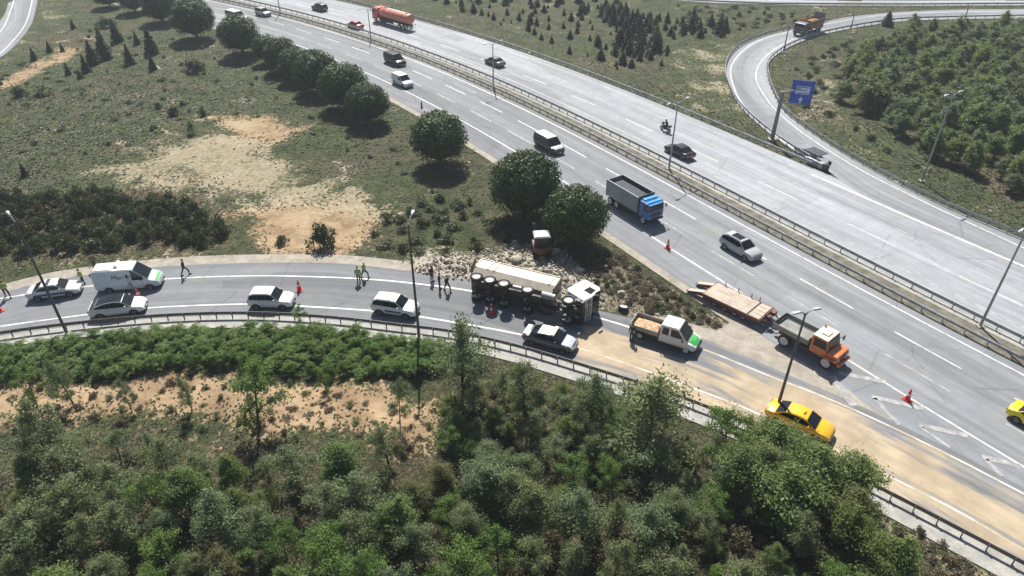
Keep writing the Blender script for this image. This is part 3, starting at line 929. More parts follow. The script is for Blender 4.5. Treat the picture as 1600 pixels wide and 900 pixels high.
# hedge bank and scrub of the left field
for c in scatter([(-30, 325), (60, 310), (200, 308), (300, 325), (330, 350), (310, 385), (200, 385), (60, 400), (-30, 402)], 85, 1.35, rng, 1.0):
    single('bush', place_label(c, 'dark leafy bush in the thicket', THW, 0, 1), 'bush', c, rng.uniform(1.0, 1.75), rng.uniform(1.2, 2.1), random.choice(HEDGE), 'thicket above the ramp')
for px, py, r, h, lab, me in [(503, 385, 1.9, 2.9, 'isolated dark green leafy bush on the orange soil above the ramp', HEDGE[0]), (345, 365, 1.7, 2.2, 'dark bush at the right end of the thicket, by the bare slope', HEDGE[1]), (318, 382, 1.3, 1.6, 'low bush just below the right end of the thicket', HEDGE[2]),
                              (300, 208, 1.1, 2.6, 'grey green olive-like shrub at the edge of the pale bare patch', OLIVE[0]), (273, 180, 1.3, 1.6, 'dark rounded shrub left of the grey green shrub', HEDGE[3]), (318, 182, .9, 1.3, 'small dark shrub right of the grey green shrub', HEDGE[1]), (248, 168, .8, .9, 'tiny dark shrub, leftmost by the grey green one', HEDGE[2]),
                              (305, 112, 2.6, 2.6, 'wide dark bush below the row of round pines', HEDGE[3]), (32, 150, 1.5, 1.7, 'dark bush at the left edge of the field, by the path', HEDGE[0]), (66, 148, 2.0, 1.8, 'yellow green bush beside the dark one near the left path', OLIVE[1]), (165, 42, 2.4, 2.2, 'bright green bush above the first left field conifers', HEDGE[2]), (345, 55, 1.4, 2.0, 'grey green shrub in the gap between two round pines', OLIVE[1]),
                              (640, 330, 1.0, 1.0, 'low grey shrub left of the pine pair', OLIVE[0]), (440, 380, 1.0, 1.0, 'low dark shrub left of the isolated bush', HEDGE[1]), (745, 395, .5, 1.0, 'single small upright bush beside the rubble', HEDGE[1])]:
    single('shrub', lab, 'bush', at(px, py)[:2], r, h, me)
for c in scatter([(560, 385), (620, 330), (700, 300), (770, 330), (820, 370), (760, 392), (690, 402), (600, 400)], 30, 1.5, rng, 1.0):
    single('bush', 'low grey green scrub bush between the pale bare patch and the rubble', 'bush', c, rng.uniform(.6, 1.3), rng.uniform(.5, 1.1), random.choice(SCRUB), 'low scrub by the rubble')
for c in scatter([(-20, 120), (150, 40), (330, 70), (420, 110), (560, 170), (640, 210), (740, 280), (700, 320), (600, 290), (450, 210), (330, 170), (200, 230), (-20, 290)], 110, 2.2, rng, 1.0):
    single('bush', 'small scrub bush in the rough left field', 'bush', c, rng.uniform(.35, 1.0), rng.uniform(.25, .7), random.choice(SCRUB + OLIVE), 'scrub in the left field')
for c in scatter([(900, 410), (960, 395), (1010, 430), (1110, 495), (1130, 512), (1085, 508), (1000, 480), (930, 455)], 75, .75, rng, .25):
    single('bush', place_label(c, 'dry weed tuft on the dirt island', ISW, 0, 1), 'bush', c, rng.uniform(.4, .85), rng.uniform(.35, .75), random.choice(DRY + DRY + SCRUB), 'dry weeds on the island')
# feathery planted strip under the ramp guardrail
for c in scatter([(-40, 560), (0, 553), (120, 535), (260, 522), (400, 520), (560, 525), (690, 548), (700, 575), (640, 590), (520, 588), (420, 580), (330, 570), (240, 578), (100, 592), (0, 600), (-40, 602)], 170, .95, rng, .5):
    single('feathery_shrub', place_label(c, 'feathery shrub in the planted strip', FGW, 0, 1), 'bush', c, rng.uniform(.9, 1.4), rng.uniform(.9, 1.5), random.choice(FERNS), 'planted strip below the ramp')
# airy saplings near the guardrail and berm, (base px, top px)
for px, y0, y1, kk, w in [(722, 628, 498, 0, .85), (822, 650, 560, 1, .8), (1012, 702, 585, 2, 1.35), (920, 668, 580, 3, .8), (625, 660, 590, 1, .55), (300, 640, 585, 2, .5), (205, 640, 590, 3, .5), (90, 748, 640, 0, .8), (405, 670, 575, 4, .9), (510, 610, 575, 4, .7), (470, 505, 478, 5, .8), (1130, 720, 640, 5, .9), (60, 640, 580, 4, .8), (115, 632, 560, 2, .7), (610, 735, 660, 1, .8), (1165, 705, 650, 2, .7)]:
    P = at(px, y0); zs = np.linspace(.5, 9, 300); d = [abs((lambda v: CY + F_PX * (-(v[1]) * math.sin(PITCH) - (z - CAM_H) * math.cos(PITCH)) / (v[1] * math.cos(PITCH) - (z - CAM_H) * math.sin(PITCH)))(P) - y1) for z in zs]
    h = float(zs[int(np.argmin(d))])
    plant('sapling', place_label(P, 'slender airy sapling by the orange bank', SPW, h, 4), 'tree', P[:2], h, h * w * 1.05, AIRY[kk], ('trunk', 'crown'), 'saplings below the ramp')
# the wooded slope in the foreground
FG = [(-60, 790), (40, 745), (110, 715), (250, 715), (330, 755), (440, 760), (520, 735), (560, 765), (640, 790), (720, 745), (760, 715), (800, 745), (880, 755), (960, 745), (1080, 770), (1180, 765), (1260, 790), (1320, 830), (1370, 900), (1400, 1060), (-90, 1060)]
for c in scatter(FG, 142, 2.1, rng, 1.2):
    edge = rng.uniform(2.2, 4.8); m_ = random.choice(BROAD + AIRY + AIRY)
    plant('broadleaf_tree', place_label(c, 'tree in the foreground wood', FGW, edge, 3.5), 'tree', c, edge, edge * rng.uniform(.9, 1.3), m_, ('trunk', 'crown'), 'foreground wood')
for px, y0, h, w, kk, wh in [(1255, 766, 5.0, 1.5, 0, 'right behind the taxi'), (1208, 752, 4.8, 1.4, 1, 'touching the lower lamp post'), (1297, 782, 4.8, 1.4, 2, 'rightmost against the sand'), (1172, 775, 4.8, 1.35, 3, 'left of the lower lamp post'), (1240, 815, 5.0, 1.5, 1, 'just below the taxi'), (1318, 822, 4.2, 1.3, 0, 'lowest right by the guardrail'), (1130, 770, 4.6, 1.3, 2, 'left end of the clump')]:
    P = at(px, y0); h *= .92; plant('broadleaf_tree', f'dense leafy tree of the taxi clump, {wh}', 'tree', P[:2], h, h * w, BROAD[kk], ('trunk', 'crown'), 'dense trees in front of the taxi')
for c in scatter(FG, 150, 1.4, rng, .8):
    single('understory_bush', place_label(c, 'undergrowth shrub between the foreground trees', FGW, 0, 1), 'bush', c, rng.uniform(.6, 1.2), rng.uniform(.6, 1.5), random.choice(DRY + OLIVE + FERNS), 'undergrowth of the foreground wood')
for c in scatter([(690, 650), (780, 610), (900, 640), (1000, 675), (1130, 722), (1190, 750), (1100, 765), (960, 745), (760, 730), (690, 720)], 36, 1.7, rng, .9):
    h = rng.uniform(1.5, 3.3)
    plant('young_tree', place_label(c, 'young tree below the guardrail', FGW, h, 2.4), 'tree', c, h, h * rng.uniform(.95, 1.25), random.choice(AIRY + BROAD), ('trunk', 'crown'), 'young trees below the guardrail')
for c in scatter([(680, 640), (780, 590), (900, 620), (1000, 660), (1180, 740), (1100, 765), (960, 745), (760, 730)], 70, 1.0, rng, .7):
    single('dry_shrub', place_label(c, 'dry shrub on the slope below the guardrail', FGW, 0, 1), 'bush', c, rng.uniform(.4, .9), rng.uniform(.3, .9), random.choice(DRY + DRY + OLIVE), 'dry shrubs below the guardrail')
for c in scatter([(-30, 690), (0, 610), (250, 590), (420, 595), (560, 605), (690, 640), (760, 600), (880, 610), (940, 640), (900, 700), (700, 700), (560, 690), (440, 690), (300, 670), (130, 660)], 105, 1.0, rng, .8):
    single('shrub', 'sparse dry shrub on the orange soil bank', 'bush', c, rng.uniform(.25, .6), rng.uniform(.2, .6), random.choice(DRY + OLIVE), 'dry shrubs on the orange bank')
for c in scatter([(1380, 830), (1440, 830), (1500, 865), (1540, 920), (1400, 960)], 26, .8, rng, .6):
    single('shrub', 'dry brown shrub below the guardrail at the lower right', 'bush', c, rng.uniform(.4, .9), rng.uniform(.3, .8), random.choice(DRY), 'dry shrubs at the lower right')
# wood inside the loop
for c in scatter([(1300, 150), (1330, 100), (1420, 62), (1520, 55), (1720, 50), (1740, 340), (1620, 325), (1540, 295), (1460, 255), (1390, 200)], 250, 2.1, rng, 1.5):
    h = rng.uniform(2.2, 4.8)
    plant('woodland_tree', place_label(c, 'tree in the wood inside the loop ramp', LOOPW, h, 3.5), 'tree', c, h, h * rng.uniform(1.0, 1.35), random.choice(WOODS), ('trunk', 'crown'), 'wood inside the loop')
for c in scatter([(1225, 110), (1300, 70), (1420, 48), (1330, 120), (1300, 160), (1240, 160), (1400, 235), (1480, 290), (1430, 275)], 40, 2.2, rng, 1.0):
    single('bush', 'low brownish bush on the open slope inside the loop ramp', 'bush', c, rng.uniform(.6, 1.3), rng.uniform(.4, 1.0), random.choice(SCRUB), 'bushes inside the loop')
P = at(1385, 40); plant('conifer', 'slim dark conifer beside the loop ramp at the top', 'tree', P[:2], 3.4, 4.2, CONIFERS[1], ('trunk', 'crown'))
for c in scatter([(1040, 8), (1200, 14), (1290, 26), (1230, 40), (1150, 50), (1060, 30)], 40, 2.4, rng, 1.0):
    single('bush', 'low bush on the brown slope beyond the loop ramp', 'bush', c, rng.uniform(.6, 1.4), rng.uniform(.4, 1.0), random.choice(SCRUB), 'bushes beyond the loop')


# grass: short bent blades in tufts over every unpaved place in view
def grass():
    rng = np.random.default_rng(9); n = 80000
    px = rng.uniform(-60, 1660, n * 2); py = rng.uniform(-4, 990, n * 2)
    P = np.array([at(a, b)[:2] for a, b in zip(px, py)])
    P = P[(road_sd(P) < -.35)]
    bare = np.maximum(zone(P, 'soil'), np.maximum(zone(P, 'rubble'), 1.0 * zone(P, 'pale')))
    P = P[rng.uniform(0, 1, len(P)) > bare * .99][:n]
    dist = np.hypot(P[:, 0], P[:, 1]); k = np.clip(dist / 80, .75, 1.35)
    z = ground_z(P); Vs, Fs, Ts, o = [], [], [], 0
    patch = .5 + .5 * wob(P[:, 0], P[:, 1], .8)
    for b in range(3):
        a = rng.uniform(0, 6.283, len(P)); d = np.column_stack([np.cos(a), np.sin(a), np.zeros(len(P))])
        h = rng.uniform(.06, .19, len(P)) * k; w = rng.uniform(.06, .15, len(P)) * k
        c = np.column_stack([P, z + h * .30]) + d * (h * .5)[:, None]
        u = d * (h * .7)[:, None] + np.array([0, 0, 1]) * (h * .28)[:, None]; v = np.column_stack([-d[:, 1], d[:, 0], np.zeros(len(P))]) * w[:, None]
        V, F, T = quads(c, u, v, np.clip(.55 * patch + rng.uniform(0, .5, len(P)), 0, 1)); Vs.append(V); Fs.append(F + o); Ts.append(T); o += len(V)
    props(link('grass', rawmesh('grass', np.vstack(Vs), np.vstack(Fs), M_grass, tint=np.concatenate(Ts))), 'rough green and dry grass over the unpaved ground', 'grass', kind='stuff')


grass()


# rubble spilled from the overturned truck
def rubble():
    rng = np.random.default_rng(21)
    M = NT('limestone'); p = M.pos(); r = M.attr('tint')
    c = M.mix(r, (.22, .19, .145), (.47, .43, .355)); c = M.mul(c, M.mth('MULTIPLY_ADD', M.noise(p, 7, 3), .5, .75)); mat = M.fin(c, .9, 0, .2)
    Q = [ats([(640, 420), (700, 402), (750, 392), (830, 384), (880, 396), (930, 436), (945, 470), (925, 480), (800, 450), (720, 440), (660, 430)]), ats([(930, 450), (960, 440), (1030, 480), (1080, 508), (1000, 492), (935, 478)])]
    V0, F0 = ICO1; F0 = np.array(F0); Vs, Fs, Ts, o = [], [], [], 0
    for q, n in zip(Q, (2600, 40)):
        lo, hi = q.min(0), q.max(0); C = rng.uniform(lo, hi, (n * 4, 2)); C = C[sdpoly(C, q) > 0][:n]
        gz = ground_z(C)
        for c_, z_ in zip(C, gz):
            s = .055 + .21 * rng.uniform() ** 2.8; Rm = np.linalg.qr(rng.normal(size=(3, 3)))[0]
            V = (V0 * rng.uniform(.6, 1.2, (len(V0), 1)) * np.array([1, .8, .6]) * s) @ Rm.T + np.array([c_[0], c_[1], z_ + s * .35 + .22 * rng.uniform() ** 3])
            Vs.append(V); Fs.append(F0 + o); Ts.append(np.full(len(V), rng.uniform())); o += len(V)
    props(link('rubble', rawmesh('rubble', np.vstack(Vs), np.vstack(Fs), mat, tint=np.concatenate(Ts))), 'pale broken stone spilled round the overturned truck', 'rubble', kind='stuff')
    for k, (px, py, s, lab) in enumerate([(806, 412, .62, 'pale yellowish boulder behind the body of the overturned truck'), (868, 395, .55, 'pale boulder just right of the small excavator'), (905, 425, .5, 'pale boulder above the white cab of the overturned truck'), (971, 459, .35, 'single white stone on the dirt island right of the white cab'), (945, 419, .3, 'small white stone in the scrub above the white cab'), (804, 378, .3, 'small white stone left of the small excavator'), (700, 412, .4, 'stone at the left end of the spilled rubble')]):
        r_ = np.random.default_rng(k); V = ICO2[0] * (1 + .18 * np.sin(4 * ICO2[0] @ r_.normal(size=3))[:, None] + r_.normal(size=(len(ICO2[0]), 1)) * .06) * np.array([1, .85, .65]) * s
        o_ = link('boulder', rawmesh('boulder', V, ICO2[1], mat, tint=np.full(len(V), .7))); P = at(px, py); o_.location = (P[0], P[1], float(ground_z(P[:2])[0]) + s * .3)
        props(o_, lab, 'boulder')


rubble()


# ---------------------------------------------------------------- vehicles
_wheel = {}


def wheel_mesh(r, w, steel=False):
    k = (r, w, steel)
    if k not in _wheel:
        t = MB(); n = 18
        prof = [(-w / 2, r * .68), (-w / 2, r * .93), (-w / 2 + .03, r), (w / 2 - .03, r), (w / 2, r * .93), (w / 2, r * .68)]
        t.loft([[(q * math.cos(2 * math.pi * i / n), y, q * math.sin(2 * math.pi * i / n)) for y, q in prof] for i in list(range(n)) + [0]], caps=False)
        rm = MB()
        prof2 = [(-w * .42, r * .64), (w * .42, r * .64), (w * .36, r * .52), (w * .12, r * .46), (w * .12, r * .2), (w * .38, r * .16), (w * .38, .001), (-w * .3, .001)]
        if steel: prof2 = [(-w * .42, r * .70), (w * .50, r * .72), (w * .49, r * .62), (w * .34, r * .52), (w * .34, r * .24), (w * .5, r * .18), (w * .5, .001), (-w * .3, .001)]
        rm.loft([[(q * math.cos(2 * math.pi * i / n), y, q * math.sin(2 * math.pi * i / n)) for y, q in prof2] for i in list(range(n)) + [0]], caps=False)
        if not steel:
            for i in range(5):
                a = 2 * math.pi * i / 5
                rm.tube([(r * .15 * math.cos(a), w * .36, r * .15 * math.sin(a)), (r * .62 * math.cos(a), w * .42, r * .62 * math.sin(a))], .03, 4)
        _wheel[k] = (t.mesh('wheel', M_tyre, True), rm.mesh('rim', M_steelrim if steel else M_rim, True))
    return _wheel[k]


def wheel(root, x, y, r, w, steel=False, z=None):
    a, b = wheel_mesh(r, w, steel)
    o = link('wheel', a, root); o.location = (x, y, r if z is None else z)
    if y < 0: o.rotation_euler = (0, 0, math.pi)
    link('rim', b, o)
    return o


STY = dict(
    sedan=dict(L=4.65, W=1.80, H=1.46, deck=[(-.5, .60), (-.488, .86), (-.46, .95), (-.33, .99), (.17, .97), (.24, .94), (.38, .85), (.46, .73), (.5, .50)],
               gh=[(-.37, .98), (-.20, 1.38), (-.08, 1.45), (.04, 1.45), (.10, 1.40), (.27, .93)], win=[(-.325, -.066), (-.060, .225)]),
    suv=dict(L=4.5, W=1.85, H=1.66, deck=[(-.5, .62), (-.492, .98), (-.47, 1.06), (-.40, 1.08), (.20, 1.05), (.34, 1.0), (.44, .90), (.48, .78), (.5, .55)],
             gh=[(-.478, 1.06), (-.42, 1.52), (-.33, 1.64), (-.05, 1.67), (.07, 1.62), (.25, 1.03)], win=[(-.435, -.247), (-.241, -.048), (-.042, .20)]),
    coupe=dict(L=4.75, W=1.90, H=1.62, deck=[(-.5, .66), (-.49, 1.0), (-.47, 1.08), (-.36, 1.06), (.20, 1.0), (.34, .95), (.44, .83), (.48, .7), (.5, .48)],
               gh=[(-.465, 1.07), (-.34, 1.34), (-.20, 1.53), (-.06, 1.61), (.05, 1.59), (.13, 1.5), (.30, .97)], win=[(-.40, -.088), (-.082, .235)]),
    van=dict(L=5.9, W=2.02, H=2.4, deck=[(-.5, .55), (-.496, 1.1), (-.48, 1.2), (.26, 1.2), (.34, 1.18), (.42, 1.05), (.475, .9), (.5, .55)],
             gh=[(-.496, 1.15), (-.49, 2.22), (-.46, 2.36), (.05, 2.40), (.14, 2.34), (.35, 1.17)], win=[(.10, .27)]),
    smallvan=dict(L=4.5, W=1.82, H=1.84, deck=[(-.5, .55), (-.494, 1.0), (-.48, 1.1), (.20, 1.08), (.30, 1.04), (.42, .92), (.475, .78), (.5, .5)],
                  gh=[(-.494, 1.05), (-.475, 1.70), (-.44, 1.82), (0, 1.85), (.09, 1.80), (.27, 1.05)], win=[(-.01, .215)]),
    minivan=dict(L=5.1, W=1.95, H=1.95, deck=[(-.5, .55), (-.494, 1.05), (-.48, 1.12), (.24, 1.1), (.32, 1.06), (.42, .95), (.475, .8), (.5, .5)],
                 gh=[(-.494, 1.1), (-.475, 1.8), (-.44, 1.93), (.05, 1.95), (.13, 1.9), (.32, 1.06)], win=[(-.45, -.215), (-.209, -.013), (-.007, .26)]),
)


def car(name, label, cat, px, py, ang, sty, col, L=None, W=None, roof=None, z=.75, group=None, rails=False, hood=None, lights=True, sunroof=False, rearglass=True):
    S = STY[sty]; L = L or S['L']; W = W or S['W']; hw_ = W / 2
    P = at(px, py, z); root = thing(name, label, cat, (P[0], P[1], .014), ang, group)
    sx = lambda x: x * L
    deck = [(sx(a), b) for a, b in S['deck']]; gh = [(sx(a), b) for a, b in S['gh']]
    zt = lambda x: float(np.interp(x, [a for a, _ in deck], [b for _, b in deck]))
    # lower body
    xs = sorted(set([a for a, _ in deck] + list(np.linspace(deck[0][0], deck[-1][0], 9)[1:-1])))
    rings = []
    for x in xs:
        e = min(1, (x - xs[0]) / (.07 * L)); f = min(1, (xs[-1] - x) / (.12 * L))
        w = hw_ * (.84 + .16 * math.sqrt(max(0, 1 - (1 - e)**2))) * (.76 + .24 * math.sqrt(max(0, 1 - (1 - f)**2)))
        zb = .24 + .12 * (1 - min(e, f)); t = zt(x)
        h = [(0, zb), (.86 * w, zb), (.965 * w, zb + .1), (1.0 * w, zb + .5 * (t - zb)), (.985 * w, zb + .78 * (t - zb)), (.93 * w, t - .035), (.80 * w, t), (0, t + .02)]
        rings.append([(x, y, q) for y, q in h] + [(x, -y, q) for y, q in h[-2:0:-1]])
    MB().loft(rings).build('body', col, root, 0, True, 42)
    # cabin shell
    zb0 = min(gh[0][1], gh[-1][1]); zr = max(b for _, b in gh); wb, wr = hw_ * .93, hw_ * (.86 if sty in ('van', 'minivan', 'smallvan') else .74)
    wy = lambda q: wb + (wr - wb) * np.clip((q - zb0) / (zr - zb0), 0, 1)
    top = lambda x: float(np.interp(x, [a for a, _ in gh], [b for _, b in gh]))
    m = MB()
    fine = []
    for (a, b), (c, d) in zip(gh[:-1], gh[1:]):
        for t in (0, .5): fine.append((a + (c - a) * t, b + (d - b) * t))
    fine.append(gh[-1])
    rr = []
    for x, q in fine:
        b0 = zt(x) - .06; y = wy(q)
        rr.append([(x, wb, b0), (x, y, q - .03), (x, y * .9, q + .012), (x, 0, q + .03), (x, -y * .9, q + .012), (x, -y, q - .03), (x, -wb, b0)])
    m.loft(rr, closed=True).build('cabin', col, root, 0, True, 30)
    # roof panel over the middle of the cabin
    i0 = 1 if sty not in ('van',) else 1
    rp = [f for f in fine if gh[i0][0] <= f[0] <= gh[-2][0]]
    ro = [[(x, wy(q) * .93 * s, q + .034 - .012 * abs(s)) for s in (-1, -.5, 0, .5, 1)] + [(x, wy(q) * .93 * s, q + .005) for s in (1, 0, -1)] for x, q in rp]
    MB().loft(ro).build('roof', roof or col, root, 0, True, 30)

    def pane(nm, a, b, i0=.07, i1=.10):
        (x0, z0), (x1, z1) = a, b; d = Vector((x1 - x0, 0, z1 - z0)); up = Vector((-d.z, 0, d.x)).normalized()
        if up.z < 0: up = -up
        V = []
        for t in (i0, 1 - i1):
            x, q = x0 + d.x * t, z0 + d.z * t
            for s in (-1, -.5, 0, .5, 1):
                p = Vector((x, (wy(q) * .94) * s, q + .022 - .016 * abs(s) + .012)) + up * .012; V.append(p)
        F = [(k, k + 1, k + 6, k + 5) for k in range(4)]
        mb = MB(); mb.add(V, F); mb.add([v - up * .03 for v in V], [f[::-1] for f in F]); return mb.build(nm, M_glass, root, 0, True)
    pane('windshield', gh[-2], gh[-1], .05, .07)
    if sty in ('sedan', 'coupe'): pane('rear_window', gh[0], gh[1], .12, .05)
    elif rearglass and sty != 'van': pane('rear_window', gh[0], gh[1], .15, .12)
    for s in (-1, 1):
        for a, b in S['win']:
            up_, lo_ = [], []
            for x in np.linspace(sx(a), sx(b), 7):
                zl = zt(x) + .03; zu = top(x) - .085
                if zu - zl > .05: up_.append((x, zu)); lo_.append((x, zl))
            poly = lo_ + up_[::-1]
            V = [(x, s * (wy(q) + .014 + .02 * (wb - wy(q)) / max(wb - wr, .01) * 0), q) for x, q in poly]
            k = len(V); V2 = [(x, y - s * .03, q) for x, y, q in V]
            MB().add(V + V2, [tuple(range(k)), tuple(range(2 * k - 1, k - 1, -1))] + [(i, (i + 1) % k, (i + 1) % k + k, i + k) for i in range(k)]).build('side_window', M_glass, root)
        xm = gh[-1][0] - .12 * L; mz = zt(xm) + .10
        MB().box((xm + .05, s * (hw_ + .06), mz), (.12, .2, .15), taper=(.8, .8)).build('mirror', col if sty != 'van' else M_black, root, .03)
        fx = deck[-1][0] - .045 * L; fz = zt(fx) - .10
        MB().box((fx, s * hw_ * .70, fz), (.22, .36, .14), taper=(.7, .8)).build('headlight', M_lens, root, .03)
        MB().box((deck[0][0] + .05, s * hw_ * .74, zt(deck[1][0]) - .14), (.12, .30, .22)).build('tail_light', M_red, root, .03)
    fr = deck[-1][0]
    MB().box((fr - .015, 0, .50), (.06, W * .55, .16)).build('grille', M_black, root, .02)
    MB().box((fr - .07, 0, .29), (.16, W * .72, .14)).build('bumper', M_black, root, .03)
    MB().box((fr + .02, 0, .40), (.02, .5, .11)).build('number_plate', M_plate, root)
    MB().box((deck[0][0] - .012, 0, .66), (.03, .5, .11)).build('number_plate', M_plate, root)
    wr_ = .33 if sty in ('sedan',) else .36
    wx = (-.30 * L, .305 * L) if sty != 'van' else (-.29 * L, .33 * L)
    for x in wx:
        for s in (-1, 1):
            n = 14; ra = wr_ * 1.22
            arc_ = [(x + ra * math.cos(math.pi * k / n), .30 + (ra * math.sin(math.pi * k / n)) * .92) for k in range(n + 1)]
            MB().prism(arc_ + [(x - ra * .9, .22), (x + ra * .9, .22)], s * hw_ * .80, s * (hw_ * 1.0 + .004)).build('wheel_arch', M_black, root)
            wheel(root, x, s * (hw_ - .095), wr_, .215)
    MB().box((0, 0, .22), (L * .86, W * .8, .08)).build('underbody', M_under, root)
    if rails:
        for s in (-1, 1): MB().tube([(sx(-.38), s * wr * .90, zr - .02), (sx(-.34), s * wr * .92, zr + .06), (sx(.0), s * wr * .92, zr + .08), (sx(.05), s * wr * .90, zr - .01)], .022, 6).build('roof_rail', M_galv, root)
    if sunroof: MB().box((sx(-.12), 0, zr + .036), (L * .26, W * .48, .02)).build('sunroof', M_glass, root, .01)
    if hood is not None:
        hx = [x for x in np.linspace(sx(S['gh'][-1][0]) - .02, deck[-1][0] - .06, 7)]
        hr = [[(x, hw_ * .84 * s * (1 - .2 * (i / 6)**2), zt(x) + .026 - .012 * abs(s)) for s in (-1, -.5, 0, .5, 1)] + [(x, hw_ * .84 * s * .8, zt(x) - .03) for s in (1, -1)] for i, x in enumerate(hx)]
        MB().loft(hr).build('bonnet', hood, root, 0, True)
    return root


def lightbar(root, x, z, w=1.1):
    MB().box((x, 0, z), (.26, w, .05)).build('light_bar_base', M_black, root, .01)
    for s, mt in ((-1, plain('beacon_blue', (.02, .07, .55), .2)), (1, plain('beacon_red', (.5, .02, .02), .2))):
        MB().box((x, s * w * .26, z + .07), (.24, w * .44, .09), taper=(.8, .95)).build('beacon', mt, root, .02)


hwA = lambda px, py, z=.75: heading(REF, at(px, py, z))
hwB = lambda px, py, z=.75: heading(REF, at(px, py, z)) + math.pi
hwD = lambda px, py, z=.75: heading(D_far, at(px, py, z))
if D_far[0, 0] > D_far[-1, 0]: hwD = lambda px, py, z=.75: heading(D_far, at(px, py, z)) + math.pi

P_white, P_black, P_silver, P_grey = M_white, paint('black', (.012, .013, .015), .25), paint('silver', (.40, .41, .42), .3), paint('dark_grey', (.085, .09, .10), .3)
P_pearl = paint('light_silver', (.62, .63, .64), .3)
P_yellow, P_taxi, P_red = paint('yellow', (.78, .62, .01), .3), paint('taxi_orange', (.80, .42, .012), .3), paint('red', (.50, .045, .03), .35)
P_green = None


def green_hood():
    g = NT('green_white_print'); o = g.obj()
    w = g.noise(g.scale(o, (5, 6, 1)), 1.0, 2, .5, 2.2)
    return g.fin(g.mix(g.ss(w, .60, .66), (.035, .40, .06), (.62, .78, .60)), .35)


P_green = green_hood()

car('silver_car', 'small silver hatchback behind the white minibus at the top of the motorway', 'car', 411, 19, hwA(411, 19), 'suv', P_silver, L=4.1)
car('minibus', 'white minibus at the top left, partly behind a round pine', 'minibus', 369, 23, hwA(369, 23, 1.1), 'minivan', M_white, L=6.0, W=2.1, z=1.1)
car('van', 'black van next to the median, just above the small white van', 'van', 617, 93, hwA(617, 93), 'minivan', P_black, z=.8)
car('van', 'small white panel van level with the lower end of the pine row', 'van', 629, 126, hwA(629, 126), 'smallvan', M_white, z=.8)
car('minivan', 'black minivan with pale roof and bonnet above the blue and grey tipper truck', 'van', 858, 224, hwA(858, 224), 'minivan', P_black, roof=P_pearl, hood=P_pearl, z=.85)
car('car', 'silver grey SUV with a glass roof panel, between the tipper truck and the trailer', 'car', 1158, 385, hwA(1158, 385), 'suv', P_silver, L=4.6, rails=True, sunroof=True)
car('car', 'bright yellow car leaving the picture at the right edge', 'car', 1630, 659, hwA(1611, 648), 'sedan', P_yellow, L=4.5)
car('car', 'black car at the very top, left of the orange tanker', 'car', 499, 11, hwB(499, 11), 'suv', P_black, L=4.3)
car('car', 'red car beside the median, below left of the orange tanker', 'car', 555, 38, hwB(555, 38), 'sedan', P_red, L=4.2)
car('car', 'dark blue grey car behind a lamp post, on the far carriageway', 'car', 773, 95, hwB(773, 95), 'sedan', P_grey, L=4.5)
car('car', 'black saloon on the far carriageway near the motorcycle', 'car', 1062, 234, hwB(1062, 234), 'sedan', P_black, L=4.6)
pc = car('police_car', 'silver white police saloon with dark stripes at the left end of the ramp', 'police car', 85, 450, hwD(85, 450) + .02, 'sedan', P_pearl, L=4.6)
for s in (-1, 1):
    MB().box((-.05, s * .905, .62), (3.1, .02, .20)).build('side_stripe', plain('police_navy', (.02, .03, .10), .4), pc)
MB().box((-.34, 0, 1.49), (.30, 1.1, .03)).build('roof_stripe', plain('police_navy', (.02, .03, .10), .4), pc, .01)
cv = car('panel_van', 'white high roof service van with shade-grey sides and green bonnet beside the verge', 'van', 201, 432, hwD(201, 432) - .01, 'van', paint('van_shaded_white', (.50, .58, .63)), roof=M_white, hood=P_green, z=1.15)  # shade on the white sides is painted in as grey-blue body colour
dk = plain('van_lettering', (.03, .07, .12), .4)
for s in (-1, 1):
    lt = MB(); X = lambda t: -.9 + t * 1.0 * (-s) * -1; y = s * 1.0
    yy = lambda q: s * (.939 + (.869 - .939) * np.clip((q - 1.15) / 1.25, 0, 1) + .02) * 1.0
    pts = [[(-1.15, 1.45), (-1.08, 1.95), (-.93, 1.62), (-.78, 1.95), (-.70, 1.45)], [(-.60, 1.72), (-.58, 1.52), (-.46, 1.48), (-.38, 1.70), (-.34, 1.50)], [(-.2, 1.60), (.05, 1.70), (.3, 1.60), (.55, 1.72), (.8, 1.66)]]
    for ln in pts:
        for a, b in zip(ln[:-1], ln[1:]):
            q = [(a[0] if s < 0 else -.3 - a[0], yy(a[1]), a[1]), (b[0] if s < 0 else -.3 - b[0], yy(b[1]), b[1])]; lt.tube(q, .035 if ln is not pts[2] else .02, 4)
    lt.build('lettering', dk, cv)
MB().box((-2.0, 0, 2.42), (1.5, 1.35, .05)).build('roof_panel', plain('van_roof_grey', (.62, .60, .62), .5), cv, .01)
for s in (-1, 1): MB().tube([(-2.8, s * .72, 2.36), (-2.78, s * .72, 2.47), (-1.0, s * .72, 2.47), (-.98, s * .72, 2.38)], .025, 6).build('roof_rack', M_galv, cv)
MB().box((-.75, .2, 2.52), (.5, 1.2, .24), taper=(.35, .9)).build('roof_fairing', M_white, cv, .03)
car('car', 'white coupe style SUV with black glass roof beside the service van', 'car', 184, 477, hwD(184, 477) + .05, 'coupe', M_white, roof=M_glass, L=4.75)
car('car', 'white SUV alone on the ramp, left of a red cone', 'car', 424, 466, hwD(424, 466), 'suv', M_white, L=4.1)
ps = car('police_suv', 'white SUV with roof rails and light bar, by the lamp post on the ramp', 'police car', 618, 477, hwD(618, 477) - .05, 'suv', M_white, L=4.3, rails=True)
MB().box((-.3, 0, 1.70), (.2, 1.2, .05)).build('roof_bar', M_galv, ps, .01)
for s in (-1, 1): MB().box((.1, s * .928, .66), (1.6, .02, .16)).build('side_stripe', plain('police_navy', (.02, .03, .10), .4), ps)
